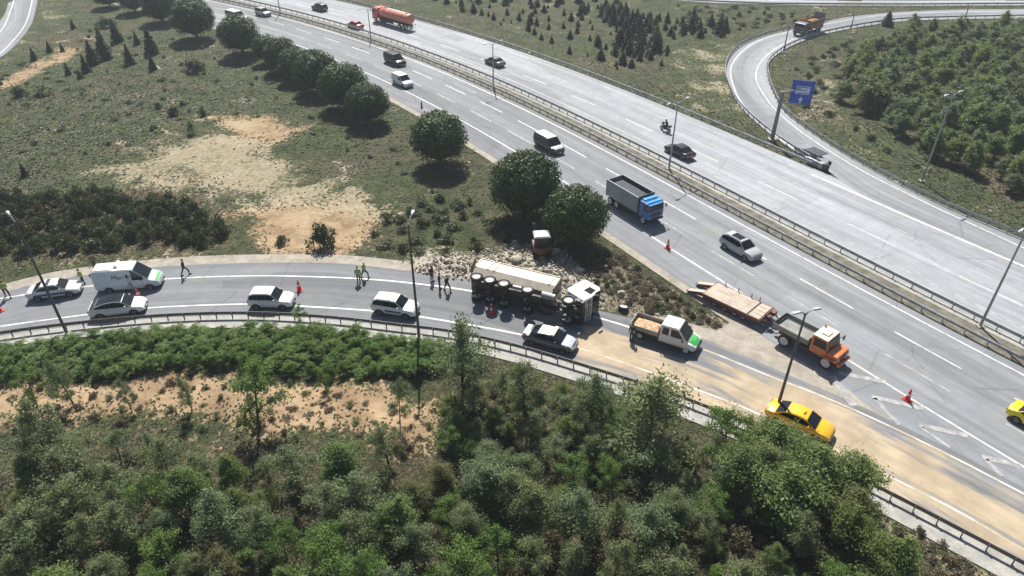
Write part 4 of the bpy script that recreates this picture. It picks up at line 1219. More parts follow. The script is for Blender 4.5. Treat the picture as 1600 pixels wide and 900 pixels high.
pg = car('police_car', 'dark grey saloon with white roof panel and pale bonnet beside the overturned cab', 'police car', 860, 527, hwD(860, 527) - .06, 'sedan', P_grey, roof=M_white, hood=paint('lilac_grey', (.50, .51, .58)), L=4.75)
MB().box((.36, .05, 1.51), (.34, 1.35, .09)).build('light_bar', plain('cream_board', (.62, .54, .42), .6), pg, .02)
MB().box((-2.1, 0, 1.0), (.42, 1.35, .03)).build('boot_panel', M_white, pg, .01)
tx = car('taxi', 'orange yellow taxi half hidden by the leafy trees near the lower lamp post', 'taxi', 1251, 654, hwD(1251, 654) - .02, 'sedan', P_taxi, L=4.9)
MB().box((.15, 0, 1.55), (.14, .42, .14), taper=(.7, .9)).build('roof_sign', P_yellow, tx, .02)


# pickup with a dropside bed
def pickup():
    P = at(1041, 519, .9); rt = thing('crew_cab_truck', 'white crew cab truck with sand in its open bed and a green bonnet', 'truck', (P[0], P[1], .016), hwD(1041, 519, .9) - .05)
    hwid = .98
    deck = [(-.35, 1.15), (1.9, 1.15), (2.15, 1.12), (2.55, 1.0), (2.85, .85), (2.98, .5)]
    gh = [(-.35, 1.15), (-.30, 2.12), (-.15, 2.22), (1.05, 2.24), (1.25, 2.18), (2.15, 1.13)]
    zt = lambda x: float(np.interp(x, [a for a, _ in deck], [b for _, b in deck]))
    rings = []
    for x in np.linspace(-.35, 2.98, 12):
        f = min(1, (2.98 - x) / .6); w = hwid * (.8 + .2 * math.sqrt(max(0, 1 - (1 - f)**2))); t = zt(x)
        h = [(0, .42), (.95 * w, .42), (w, .55), (w, .8 * t), (.94 * w, t - .03), (.82 * w, t), (0, t + .02)]
        rings.append([(x, y, q) for y, q in h] + [(x, -y, q) for y, q in h[-2:0:-1]])
    MB().loft(rings).build('body', M_white, rt, 0, True, 42)
    wy = lambda q: .93 - .13 * np.clip((q - 1.15) / 1.1, 0, 1)
    MB().loft([[(x, .93, zt(x) - .05), (x, wy(q), q - .04), (x, wy(q) * .9, q), (x, 0, q + .02), (x, -wy(q) * .9, q), (x, -wy(q), q - .04), (x, -.93, zt(x) - .05)] for x, q in gh]).build('cab', M_white, rt, 0, True, 30)
    (x0, z0), (x1, z1) = gh[-2], gh[-1]; V = []
    for t in (.06, .93):
        x, q = x0 + (x1 - x0) * t, z0 + (z1 - z0) * t
        V += [(x + .03, s * wy(q) * .9, q + .05) for s in (-1, 0, 1)]
    MB().add(V + [(a - .03, b, c - .03) for a, b, c in V], [(0, 1, 4, 3), (1, 2, 5, 4), (9, 10, 7, 6), (10, 11, 8, 7)]).build('windshield', M_glass, rt)
    for s in (-1, 1):
        for poly in ([(-.15, 1.3), (.42, 1.3), (.42, 1.98), (-.10, 1.98)], [(.62, 1.3), (1.75, 1.3), (1.22, 1.98), (.62, 1.98)]):
            V = [(x, s * (wy(q) + .012), q) for x, q in poly]; MB().add(V + [(a, b - s * .03, c) for a, b, c in V], [(0, 1, 2, 3), (7, 6, 5, 4), (0, 4, 5, 1), (1, 5, 6, 2), (2, 6, 7, 3), (3, 7, 4, 0)]).build('side_window', M_glass, rt)
        box('mirror', M_black, rt, (1.75, s * 1.12, 1.35), (.14, .22, .28), .03)
        box('headlight', M_lens, rt, (2.78, s * .68, .80), (.24, .36, .16), .03)
        box('step', M_black, rt, (.7, s * .96, .46), (2.0, .12, .1), .02)
        for x in (-2.05, 2.1): wheel(rt, x, s * .86, .36, .24, True)
        box('mudguard', M_black, rt, (-2.05, s * .86, .76), (.95, .28, .05), .02)
        box('tail_light', M_red, rt, (-3.02, s * .8, .72), (.06, .3, .12))
    hr = [[(x, .70 * s * (1 - .2 * i / 4), zt(x) + .03 - .012 * abs(s)) for s in (-1, 0, 1)] + [(x, .70 * s, zt(x) - .02) for s in (1, -1)] for i, x in enumerate(np.linspace(2.2, 2.88, 5))]
    MB().loft(hr).build('bonnet', P_green, rt, 0, True)
    box('bumper', M_black, rt, (2.95, 0, .48), (.14, 1.7, .22), .04)
    box('chassis', M_under, rt, (-1.3, 0, .62), (3.4, .8, .2), .02)
    bed = plain('bed_galvanised', (.34, .33, .31), .6, .2, dirt=(.22, .16, .10))
    box('bed_floor', bed, rt, (-1.72, 0, .90), (2.62, 1.98, .08), .01)
    for s in (-1, 1): box('side_board', bed, rt, (-1.72, s * .985, 1.14), (2.6, .045, .42), .01)
    box('tail_board', bed, rt, (-3.04, 0, 1.14), (.045, 1.96, .42), .01)
    box('front_board', M_under, rt, (-.43, 0, 1.25), (.06, 2.0, .72), .01)
    for s in (-1, 1): MB().tube([(-.44, s * .95, .95), (-.44, s * .95, 2.1)], .03, 6).build('headboard_post', M_under, rt)
    g = NT('heaped_sand'); n = g.noise(g.obj(), 3, 4, .6); mt = g.fin(g.mix(g.ss(n, .35, .65), (.34, .20, .11), (.55, .42, .27)), .95, 0, .1)
    r_ = np.random.default_rng(4); nx_, ny_ = 14, 11; V = [(-3.0 + 2.5 * i / (nx_ - 1), -.94 + 1.88 * j / (ny_ - 1), .945 + .20 * math.sin(math.pi * i / (nx_ - 1)) * math.sin(math.pi * j / (ny_ - 1)) * r_.uniform(.4, 1.3)) for i in range(nx_) for j in range(ny_)]
    MB().add(V, [(i * ny_ + j, (i + 1) * ny_ + j, (i + 1) * ny_ + j + 1, i * ny_ + j + 1) for i in range(nx_ - 1) for j in range(ny_ - 1)]).build('sand_heap', mt, rt, 0, True)


pickup()


def truck_cab(rt, x0, x1, w, z0, z1, col, roofmat=None, hatch=False, rake=.12):
    """cab-over truck cab between x0 (rear) and x1 (front)"""
    y = w / 2; zm = z0 + (z1 - z0) * .48
    prof = [(x0, z0), (x1, z0), (x1 + .02, zm), (x1 - rake, z1 - .12), (x1 - rake - .25, z1), (x0 + .05, z1), (x0, z1 - .1)]
    MB().prism(prof, -y, y).build('cab', col, rt, .07)
    a, b = Vector((x1 + .03, 0, zm + .08)), Vector((x1 - rake + .02, 0, z1 - .18))
    V = [(a.x, -y * .9, a.z), (a.x, y * .9, a.z), (b.x, y * .86, b.z), (b.x, -y * .86, b.z)]
    MB().add(V + [(p - .04, q, r) for p, q, r in V], [(0, 1, 2, 3), (7, 6, 5, 4), (0, 4, 5, 1), (1, 5, 6, 2), (2, 6, 7, 3), (3, 7, 4, 0)]).build('windshield', M_glass, rt)
    for s in (-1, 1):
        poly = [(x0 + .45 * (x1 - x0), zm + .06), (x1 - .14, zm + .06), (x1 - rake - .12, z1 - .22), (x0 + .45 * (x1 - x0), z1 - .22)]
        V = [(p, s * (y + .006), q) for p, q in poly]; MB().add(V + [(p, q - s * .03, r) for p, q, r in V], [(0, 1, 2, 3), (7, 6, 5, 4), (0, 4, 5, 1), (1, 5, 6, 2), (2, 6, 7, 3), (3, 7, 4, 0)]).build('side_window', M_glass, rt)
        box('mirror', M_black, rt, (x1 + .10, s * (y + .22), zm + .45), (.10, .2, .42), .03)
        MB().tube([(x1 - .1, s * y, zm + .6), (x1 + .1, s * (y + .2), zm + .62)], .02, 5).build('mirror_arm', M_black, rt)
        box('headlight', M_lens, rt, (x1 + .02, s * y * .72, z0 + .12), (.06, .34, .16), .02)
        box('door_line', M_black, rt, (x0 + .42 * (x1 - x0), s * y, (z0 + zm) / 2), (.02, .02, zm - z0))
    box('grille', M_black, rt, (x1 + .03, 0, z0 + (zm - z0) * .55), (.04, w * .62, (zm - z0) * .5), .02)
    box('roof', roofmat or col, rt, ((x0 + x1 - rake - .2) / 2, 0, z1 + .015), ((x1 - x0 - rake - .3), w * .86, .05), .03)
    if hatch: box('roof_hatch', roofmat or col, rt, ((x0 + x1) / 2 - .12, 0, z1 + .08), (.55, .6, .09), .03)
    box('bumper', M_black, rt, (x1 + .04, 0, z0 - .12), (.2, w * .98, .28), .04)


# tall sided grey tipper with a blue cab
def tipper():
    P = at(992, 313, 1.5); rt = thing('tipper_truck', 'tipper truck with a blue cab and tall open grey body, on the motorway', 'truck', (P[0], P[1], .006), hwA(992, 313, 1.5)); rt.scale = (.92, .95, .95)
    blue = plain('paint_cab_blue', (.015, .13, .42), .35, coat=.2, dirt=(.12, .14, .2)); blue2 = plain('paint_cab_roof_blue', (.03, .27, .62), .35)
    truck_cab(rt, 2.15, 3.85, 2.42, .85, 2.85, blue, blue2)
    box('sun_visor', blue2, rt, (3.78, 0, 2.72), (.22, 2.2, .06), .02); MB().box((2.6, 0, 2.98), (.9, 2.0, .22), taper=(.5, .9)).build('wind_deflector', blue2, rt, .04)
    gre = plain('paint_body_grey', (.27, .305, .33), .5, .05, .12, dirt=(.22, .20, .17)); inn = plain('tipper_inside', (.045, .05, .065), .7)
    z0, z1, xa, xb, y = 1.05, 3.05, -4.1, 1.95, 1.24
    box('body_floor', inn, rt, ((xa + xb) / 2, 0, z0), (xb - xa - .1, 2 * y - .12, .12))
    for s in (-1, 1):
        box('side_wall', gre, rt, ((xa + xb) / 2, s * y, (z0 + z1) / 2), (xb - xa, .07, z1 - z0), .01)
        box('inner_lining', inn, rt, ((xa + xb) / 2, s * (y - .05), (z0 + z1) / 2 - .02), (xb - xa - .12, .025, z1 - z0 - .08))
        for k, x in enumerate(np.linspace(xa + .1, xb - .1, 3)): box('rib', gre, rt, (x, s * (y + .05), (z0 + z1) / 2), (.11, .06, z1 - z0 - .02), .01)
        box('top_rail', gre, rt, ((xa + xb) / 2, s * (y + .01), z1 + .03), (xb - xa + .04, .12, .08), .01)
        box('side_mark', plain('side_print', (.15, .19, .25), .5), rt, (-.3, s * (y + .041), 2.35), (.28, .012, .34))
        box('side_skirt', M_under, rt, (-.6, s * 1.05, .75), (2.2, .10, .36), .02)
    box('tail_gate', gre, rt, (xa - .03, 0, (z0 + z1) / 2), (.08, 2 * y, z1 - z0), .01)
    box('front_wall', inn, rt, (xb + .02, 0, (z0 + z1) / 2 + .08), (.08, 2 * y, z1 - z0 + .15), .01)
    g = NT('dark_tarp'); n = g.noise(g.obj(), 1.4, 4, .6); tm = g.fin(g.mix(g.ss(n, .3, .7), (.012, .016, .03), (.04, .045, .07)), .75); g.bump(n, .8, .1)
    box('tarp', tm, rt, ((xa + xb) / 2, 0, 2.55), (xb - xa - .16, 2 * y - .2, .05))
    box('chassis', M_under, rt, (-.3, 0, .78), (7.4, .85, .26), .02)
    for x, d in ((3.0, 0), (-1.9, 1), (-3.2, 1)):
        for s in (-1, 1): wheel(rt, x, s * 1.03, .51, .30 if not d else .5, True)
    for s in (-1, 1): box('tail_light', M_red, rt, (-4.2, s * .9, .85), (.06, .35, .14)); box('mudguard', M_black, rt, (-2.55, s * 1.0, 1.04), (2.4, .45, .04))


tipper()


def tanker():
    P = at(615, 30, 1.3); rt = thing('tanker_truck', 'faded orange tank truck at the top of the far carriageway', 'truck', (P[0], P[1], .006), hwB(615, 30, 1.3))
    org = plain('paint_faded_orange', (.60, .19, .12), .45, 0, .15, dirt=(.35, .22, .16)); redc = plain('paint_cab_red', (.52, .09, .05), .4)
    truck_cab(rt, 4.1, 6.0, 2.45, .95, 3.05, redc)
    n = 20; rings = []
    for x, s in ((-6.0, .78), (-5.9, .93), (-5.6, 1), (1.6, 1), (3.3, 1), (3.55, .93), (3.65, .78)):
        rings.append([(x, 1.22 * s * math.cos(2 * math.pi * k / n), 2.25 + 1.02 * s * math.sin(2 * math.pi * k / n)) for k in range(n)])
    MB().loft(rings).build('tank', org, rt, 0, True)
    for x in (-4.0, -1.2, 1.9):
        MB().loft([[(x + d, 1.245 * math.cos(2 * math.pi * k / n), 2.25 + 1.045 * math.sin(2 * math.pi * k / n)) for k in range(n)] for d in (-.06, .06)]).build('tank_band', redc, rt)
    for x in (-4.8, 2.6): MB().tube([(x, 0, 3.2), (x, 0, 3.4)], .32, 12).build('manhole', redc, rt)
    box('walkway', M_galv, rt, (-1.2, 0, 3.3), (6.4, .4, .04)); MB().tube([(2.4, .6, 3.1), (2.5, .6, 3.5), (3.3, .6, 3.5), (3.4, .6, 3.1)], .04, 5).build('handrail', redc, rt)
    box('chassis', M_under, rt, (-.4, 0, .95), (10.6, .9, .34), .02)
    for s in (-1, 1):
        box('side_guard', M_under, rt, (.8, s * 1.12, .85), (4.2, .06, .5), .01); box('tail_light', M_red, rt, (-6.02, s * .95, 1.0), (.06, .4, .15))
        for x in (5.1, 3.4, -3.2, -4.6): wheel(rt, x, s * 1.02, .52, .34, True)
    box('rear_bumper', M_white, rt, (-6.05, 0, .6), (.08, 2.3, .18), .01)


tanker()


def dump_truck():
    P = at(1264, 42, 1.2); a = at(1293, 36); b = at(1240, 54); ang = math.atan2(b[1] - a[1], b[0] - a[0])
    rt = thing('dump_truck', 'dark truck carrying an orange brown load round the loop ramp', 'truck', (P[0], P[1], .012), ang)
    dk = plain('paint_dull_violet', (.13, .12, .15), .5); orb = plain('paint_brown_orange', (.34, .14, .05), .6, dirt=(.2, .12, .06))
    truck_cab(rt, 2.6, 4.2, 2.4, .9, 2.6, dk)
    for s in (-1, 1): box('side_wall', orb, rt, (-.7, s * 1.2, 1.95), (5.6, .08, 1.5), .01)
    box('floor', orb, rt, (-.7, 0, 1.2), (5.6, 2.36, .12)); box('front_wall', orb, rt, (2.12, 0, 2.05), (.08, 2.46, 1.75), .01)
    box('tail_gate', plain('tailgate_steel', (.17, .20, .22), .5), rt, (-3.62, 0, 2.2), (.14, 2.5, 2.9), .02)
    V = [(-3.5 + 5.5 * i / 9, -1.14 + 2.28 * j / 6, 2.15 + .55 * math.sin(math.pi * i / 9) * math.sin(math.pi * j / 6)) for i in range(10) for j in range(7)]
    MB().add(V, [(i * 7 + j, (i + 1) * 7 + j, (i + 1) * 7 + j + 1, i * 7 + j + 1) for i in range(9) for j in range(6)]).build('load', plain('earth_load', (.30, .16, .06), .95, var=.4, sc=3), rt, 0, True)
    box('chassis', M_under, rt, (-.2, 0, .85), (8.2, .9, .3), .02)
    for s in (-1, 1):
        box('green_panel', plain('panel_green', (.08, .22, .08), .5), rt, (-2.0, s * 1.26, 1.2), (.5, .05, .4))
        for x in (3.4, -1.6, -2.9): wheel(rt, x, s * 1.0, .5, .32, True)


dump_truck()


def unimog():
    A, B = at(1212, 517, .5), at(1305, 566, .5); ang = math.atan2(B[1] - A[1], B[0] - A[0]); P = at(1264, 530, 1.2)
    rt = thing('utility_truck', 'orange utility truck with a cream roof and grey flatbed, towing the low loader', 'truck', (P[0], P[1], .016), ang)
    org = plain('paint_utility_orange', (.62, .19, .06), .4, dirt=(.3, .18, .1)); cream = plain('paint_cream', (.72, .60, .47), .45)
    # bonneted front and upright cab
    MB().prism([(1.9, .85), (3.05, .85), (3.12, 1.1), (3.0, 1.48), (1.9, 1.62)], -.98, .98).build('bonnet', org, rt, .06)
    y = 1.02
    MB().prism([(.55, .9), (2.1, .9), (2.15, 1.6), (1.92, 2.55), (.6, 2.55)], -y, y).build('cab', org, rt, .07)
    V = [(2.18, -.90, 1.68), (2.18, .90, 1.68), (1.98, .86, 2.46), (1.98, -.86, 2.46)]
    MB().add(V + [(p - .05, q, r) for p, q, r in V], [(0, 1, 2, 3), (7, 6, 5, 4), (0, 4, 5, 1), (1, 5, 6, 2), (2, 6, 7, 3), (3, 7, 4, 0)]).build('windshield', M_glass, rt)
    for s in (-1, 1):
        V = [(p, s * (y + .006), q) for p, q in [(.8, 1.65), (2.0, 1.65), (1.84, 2.42), (.8, 2.42)]]; MB().add(V + [(p, q - s * .03, r) for p, q, r in V], [(0, 1, 2, 3), (7, 6, 5, 4), (0, 4, 5, 1), (1, 5, 6, 2), (2, 6, 7, 3), (3, 7, 4, 0)]).build('side_window', M_glass, rt)
        MB().tube([(1.95, s * 1.0, 2.0), (2.2, s * 1.35, 2.05)], .025, 5).build('mirror_arm', M_black, rt); box('mirror', M_black, rt, (2.22, s * 1.38, 1.98), (.10, .24, .42), .03)
        box('headlight', M_lens, rt, (3.08, s * .7, 1.15), (.08, .3, .2), .02); box('front_fender', org, rt, (2.35, s * 1.05, 1.12), (1.25, .34, .10), .04)
        for x in (2.25, -1.6): wheel(rt, x, s * .95, .58, .36, True)
        box('fuel_tank', M_under, rt, (.2, s * .85, .85), (.9, .4, .5), .04); box('rear_fender', M_under, rt, (-1.6, s * .98, 1.22), (1.3, .36, .05), .02)
    box('roof', cream, rt, (1.25, 0, 2.57), (1.34, 1.98, .09), .04); box('roof_hatch', cream, rt, (1.3, 0, 2.66), (.62, .78, .11), .03)
    box('roof_beacon', M_amber, rt, (.72, .75, 2.72), (.16, .16, .2), .04)
    box('grille', M_black, rt, (3.1, 0, 1.18), (.05, 1.0, .34), .02); box('bumper', plain('bumper_orange', (.60, .16, .05), .5), rt, (3.22, 0, .78), (.26, 1.9, .26), .04)
    box('number_plate', M_plate, rt, (3.36, 0, .78), (.02, .5, .12))
    gy_ = plain('flatbed_grey', (.22, .23, .22), .6, .1, dirt=(.15, .13, .1))
    box('bed_floor', gy_, rt, (-1.25, 0, 1.36), (3.3, 2.14, .10), .01)
    for k in range(8): box('bed_plank', plain('bed_plank_grey', (.26, .265, .24), .8, var=.3, sc=1), rt, (-1.25, -.9 + k * .257, 1.425 + .004 * (k % 3)), (3.2, .235, .03))
    for s in (-1, 1): box('side_board', gy_, rt, (-1.25, s * 1.09, 1.64), (3.3, .05, .44), .01)
    box('tail_board', plain('board_dark', (.05, .055, .055), .6), rt, (-2.92, 0, 1.64), (.05, 2.16, .44), .01); box('front_board', gy_, rt, (.42, 0, 1.75), (.05, 2.16, .66), .01)
    box('chassis', M_under, rt, (.2, 0, .92), (5.8, .8, .3), .02); box('tow_hitch', M_under, rt, (-3.05, 0, .72), (.4, .3, .2), .03)
    for x in (2.25, -1.6): MB().tube([(x, -.9, .58), (x, .9, .58)], .11, 8).build('axle', M_under, rt)
    # low loader
    A2, B2 = at(1100, 452, .8), at(1196, 497, .8); ang2 = math.atan2(B2[1] - A2[1], B2[0] - A2[0]); P2 = at(1151, 470, .85)
    tr = thing('low_loader_trailer', 'rusty red low loader trailer with two rear ramps, behind the orange utility truck', 'trailer', (P2[0], P2[1], .008), ang2)
    red = plain('faded_red_steel', (.15, .065, .048), .65, var=.3, dirt=(.16, .09, .07)); dkr = plain('dark_red_steel', (.10, .04, .04), .7, var=.3)
    g = NT('deck_steel'); o = g.obj(); n = g.noise(o, 1.1, 5, .65); mt = g.fin(g.mix(g.ss(n, .3, .7), (.38, .30, .24), (.51, .445, .37)), .8, 0, .3)
    hw2 = 1.28
    for k in range(9): box('deck_plank', mt, tr, (-.55, -1.10 + .275 * k, .90 + .003 * ((k * 7) % 4)), (4.5, .262, .07), .006)
    for k in range(4): box('deck_plank', mt, tr, (2.40, -.93 + .62 * k, .90 + .003 * (k % 2)), (1.05, .58, .07), .006)
    box('cross_beam', M_under, tr, (1.79, 0, .885), (.14, 2.5, .10), .01)
    for s in (-1, 1):
        box('side_beam', red, tr, (.1, s * hw2, .80), (6.1, .12, .26), .01); box('side_skirt', dkr, tr, (.1, s * (hw2 - .02), .52), (5.8, .06, .34), .01)
        MB().prism([(-2.78, .92), (-4.75, .22), (-4.75, .16), (-2.78, .45)], s * .82 - .30, s * .82 + .30).build('loading_ramp', red, tr, .01)
        MB().prism([(-2.78, .94), (-4.6, .29), (-4.6, .26), (-2.78, .91)], s * .82 - .24, s * .82 + .24).build('ramp_plate', mt, tr)
        for x in (-1.6, -.5, .55, 1.4): wheel(tr, x, s * 1.02, .36, .26, True)
    for x in (-2.0, -.6, .75, 1.6):
        MB().tube([(x, hw2 + .03, .8), (x, hw2 + .05, 1.38)], .045, 6).build('side_stake', dkr, tr)
    box('rear_beam', red, tr, (-2.84, 0, .80), (.12, 2.5, .26), .01)
    MB().tube([(3.0, -1.1, .8), (4.6, 0, .72), (3.0, 1.1, .8)], .08, 6).build('drawbar', red, tr); MB().tube([(4.5, 0, .72), (5.2, 0, .72)], .06, 6).build('coupling', M_under, tr)
    box('front_frame', dkr, tr, (3.05, 0, .85), (.14, 2.5, .28), .01)
    MB().tube([(3.1, -.5, .9), (3.15, -.5, 1.35), (3.15, .5, 1.35), (3.1, .5, .9)], .04, 6).build('front_hoop', red, tr)
    box('tool_box', red, tr, (3.4, .5, 1.0), (.5, .6, .36), .02); box('winch', dkr, tr, (3.42, -.35, .98), (.4, .5, .3), .04)


unimog()


def overturned():
    ang = R(-24); F = np.array([math.cos(ang), math.sin(ang), 0]); S = np.array([-math.sin(ang), math.cos(ang), 0])
    hub = at(888, 470, 2.45); o = np.array([hub[0], hub[1], 0]) - S * .52
    rt = thing('overturned_truck', 'white cabbed tipper truck lying on its side across the ramp', 'truck')
    M4 = Matrix(((F[0], 0, S[0], o[0]), (F[1], 0, S[1], o[1]), (0, -1, 0, 1.27), (0, 0, 0, 1)))
    rt.matrix_world = M4 @ Matrix.Scale(1.06, 4)
    beige = plain('paint_tipper_beige', (.56, .50, .40), .6, 0, .15, 1.2, dirt=(.34, .26, .18)); brown = plain('tipper_brown', (.22, .155, .10), .75, var=.3, dirt=(.12, .09, .06))
    ax = [0, -3.75, -6.0, -7.35, -8.65]
    for x in ax:
        for s in (-1, 1): wheel(rt, x, s * 1.03, .52, .32 if x == 0 else .42, True)
        MB().tube([(x, -.9, .52), (x, .9, .52)], .12, 8).build('axle', M_under, rt)
        if x < -1: MB().loft([[(x + a * .3, b * .3, .52 + c * .3) for a, b, c in [(math.cos(t), math.sin(t), 0) for t in np.linspace(0, 2 * math.pi, 9)[:-1]]], [(x + a * .2, b * .2, .22) for a, b in [(math.cos(t), math.sin(t)) for t in np.linspace(0, 2 * math.pi, 9)[:-1]]]]).build('differential', M_under, rt)
    for s in (-1, 1):
        box('chassis_rail', M_under, rt, (-4.1, s * .42, 1.0), (10.6, .09, .30), .01)
        MB().tube([(-3.4 + .0, s * .42, .85), (-3.75, s * .45, .72), (-4.2, s * .42, .85)], .05, 5).build('leaf_spring', M_under, rt)
        MB().prism([(x + .62 * math.cos(t), .55 + .62 * math.sin(t)) for x in (0,) for t in np.linspace(-.1, math.pi + .1, 12)] + [(.56 * math.cos(t), .55 + .56 * math.sin(t)) for t in np.linspace(math.pi + .1, -.1, 12)], s * .85, s * 1.22).build('front_fender', M_black, rt)
        for x in ax[2:]:
            MB().prism([(x + .64 * math.cos(t), .55 + .62 * math.sin(t)) for t in np.linspace(.15, math.pi - .15, 9)] + [(x + .60 * math.cos(t), .55 + .57 * math.sin(t)) for t in np.linspace(math.pi - .15, .15, 9)], s * .82, s * 1.24).build('mudguard', M_galvdark, rt)
    for x in np.linspace(-8.9, -1.0, 6): box('cross_member', M_under, rt, (x, 0, .98), (.12, .8, .2), .01)
    MB().tube([(-.5, 0, .75), (-3.7, 0, .6)], .06, 8).build('drive_shaft', M_under, rt); MB().tube([(-3.8, 0, .6), (-6.0, 0, .6)], .06, 8).build('drive_shaft', M_under, rt)
    MB().tube([(-2.55, -.75, .9), (-1.35, -.75, .9)], .30, 12).build('fuel_tank', M_galv, rt); box('battery_box', M_black, rt, (-2.0, .75, .85), (.9, .5, .5), .03)
    box('air_tank', M_galv, rt, (-4.9, -.8, .95), (.9, .32, .3), .08); box('engine_sump', M_under, rt, (.1, 0, .75), (1.3, .7, .5), .08)
    MB().tube([(-.9, .5, .7), (-1.9, .55, .65), (-2.6, .5, .7)], .12, 8).build('exhaust', M_galvdark, rt)
    # tipper body: floor, walls with ribs, open top away from the wheels
    xa, xb, z0, z1, y = -9.5, -1.75, 1.35, 3.25, 1.23
    MB().prism([(-.8, z0), (.8, z0), (y, z0 + .55), (y, z0 + .62), (.78, z0 + .07), (-.78, z0 + .07), (-y, z0 + .62), (-y, z0 + .55)], xa, xb, 'x').build('body_floor', brown, rt)
    for s in (-1, 1):
        box('side_wall', beige, rt, ((xa + xb) / 2, s * y, (z0 + .55 + z1) / 2), (xb - xa, .06, z1 - z0 - .55), .01)
        MB().prism([(s * .8, z0), (s * y, z0 + .55), (s * (y + .02), z0 + .55), (s * .8, z0 - .02)], xa + .05, xb - .05, 'x').build('lower_panel', beige, rt)
        for x in (xa + .08, -8.2, -7.6, -2.3): box('rib', beige, rt, (x, s * (y + .05), (z0 + .55 + z1) / 2), (.12, .07, z1 - z0 - .55), .01)
        box('top_rail', beige, rt, ((xa + xb) / 2, s * (y + .03), z1 + .03), (xb - xa, .14, .10), .02)
    box('front_wall', brown, rt, (xb + .02, 0, (z0 + z1) / 2 + .12), (.09, 2 * y + .06, z1 - z0 + .1), .01)
    for yy_ in (-.7, 0, .7): box('front_rib', brown, rt, (xb + .09, yy_, (z0 + z1) / 2 + .1), (.08, .12, z1 - z0), .01)
    MB().box((xa - .32, 0, 2.55), (.08, 2.5, 1.5), shift=(-.35, 0)).build('tail_gate', brown, rt, .01)
    MB().tube([(-1.55, -.2, 1.1), (-1.55, -.2, 2.9)], .14, 10).build('lift_ram', M_galv, rt)
    # cab thrown forward on its hinge: white shell with dark front
    before = set(rt.children)
    x0, x1, yc, c0, c1 = -1.0, 1.25, 1.2, .95, 3.45
    prof = [(x0, c0 + .35), (x0 + .35, c0 + .05), (x1, c0), (x1 + .05, 1.9), (x1 - .16, c1 - .25), (x1 - .5, c1), (x0 + .15, c1), (x0, c1 - .2)]
    MB().prism(prof, -yc, yc).build('cab', M_white, rt, .08)
    MB().add([(x1 + .07, -1.08, 2.0), (x1 + .07, 1.08, 2.0), (x1 - .12, 1.02, 3.12), (x1 - .12, -1.02, 3.12)] + [(x1, -1.08, 2.0), (x1, 1.08, 2.0), (x1 - .2, 1.02, 3.12), (x1 - .2, -1.02, 3.12)], [(0, 1, 2, 3), (7, 6, 5, 4), (0, 4, 5, 1), (1, 5, 6, 2), (2, 6, 7, 3), (3, 7, 4, 0)]).build('windshield', M_glass, rt)
    for s in (-1, 1):
        V = [(p, s * (yc + .007), q) for p, q in [(.15, 2.05), (1.0, 2.05), (.88, 2.85), (.15, 2.85)]]; MB().add(V + [(p, q - s * .03, r) for p, q, r in V], [(0, 1, 2, 3), (7, 6, 5, 4), (0, 4, 5, 1), (1, 5, 6, 2), (2, 6, 7, 3), (3, 7, 4, 0)]).build('side_window', M_glass, rt)
        box('mirror', M_black, rt, (x1 + .12, s * (yc + .18), 2.5), (.12, .22, .5), .03); box('headlight', M_lens, rt, (x1 + .08, s * .85, 1.12), (.06, .4, .2), .02)
        box('cab_step', M_black, rt, (.85, s * 1.1, .72), (.5, .28, .5), .03)
        MB().add([(x0 + .2, s * (yc + .008), 2.75), (x0 + .75, s * (yc + .008), 2.75), (x0 + .75, s * (yc + .008), 3.1), (x0 + .3, s * (yc + .008), 3.1)] + [(x0 + .2, s * yc, 2.75), (x0 + .75, s * yc, 2.75), (x0 + .75, s * yc, 3.1), (x0 + .3, s * yc, 3.1)], [(0, 1, 2, 3), (7, 6, 5, 4), (0, 4, 5, 1), (1, 5, 6, 2), (2, 6, 7, 3), (3, 7, 4, 0)]).build('rear_quarter_window', plain('quarter_grey', (.35, .35, .36), .4), rt)
    box('grille', M_black, rt, (x1 + .06, 0, 1.5), (.06, 1.9, .62), .02); box('bumper', M_black, rt, (x1 + .02, 0, .78), (.34, 2.4, .42), .05)
    for q in (1.36, 1.6): box('grille_bar', M_white, rt, (x1 + .10, 0, q), (.03, 1.8, .05))
    for s in (-1, 1): MB().tube([(x1 + .1, s * .55, .62), (x1 + .14, s * .55, 1.9)], .035, 6).build('bull_bar', M_white, rt)
    MB().tube([(x1 + .12, -.75, 1.15), (x1 + .12, .75, 1.15)], .035, 6).build('bull_bar', M_white, rt)
    box('roof_deflector', M_white, rt, (-.2, 0, 3.52), (1.0, 1.9, .12), .05)
    piv = Matrix.Translation((1.15, 0, .95)); tip = piv @ Matrix.Rotation(R(24), 4, 'Y') @ piv.inverted()
    for ch in set(rt.children) - before: ch.matrix_basis = tip @ ch.matrix_basis
    # shed wheel lying in the verge
    P = at(974, 481, .2); w = thing('spare_wheel', 'loose truck wheel lying on the verge just right of the overturned cab', 'wheel', (P[0], P[1], .2)); w.rotation_euler = (R(82), R(14), .5)
    a, b = wheel_mesh(.50, .32, True); link('tyre', a, w); link('rim', b, w)


overturned()


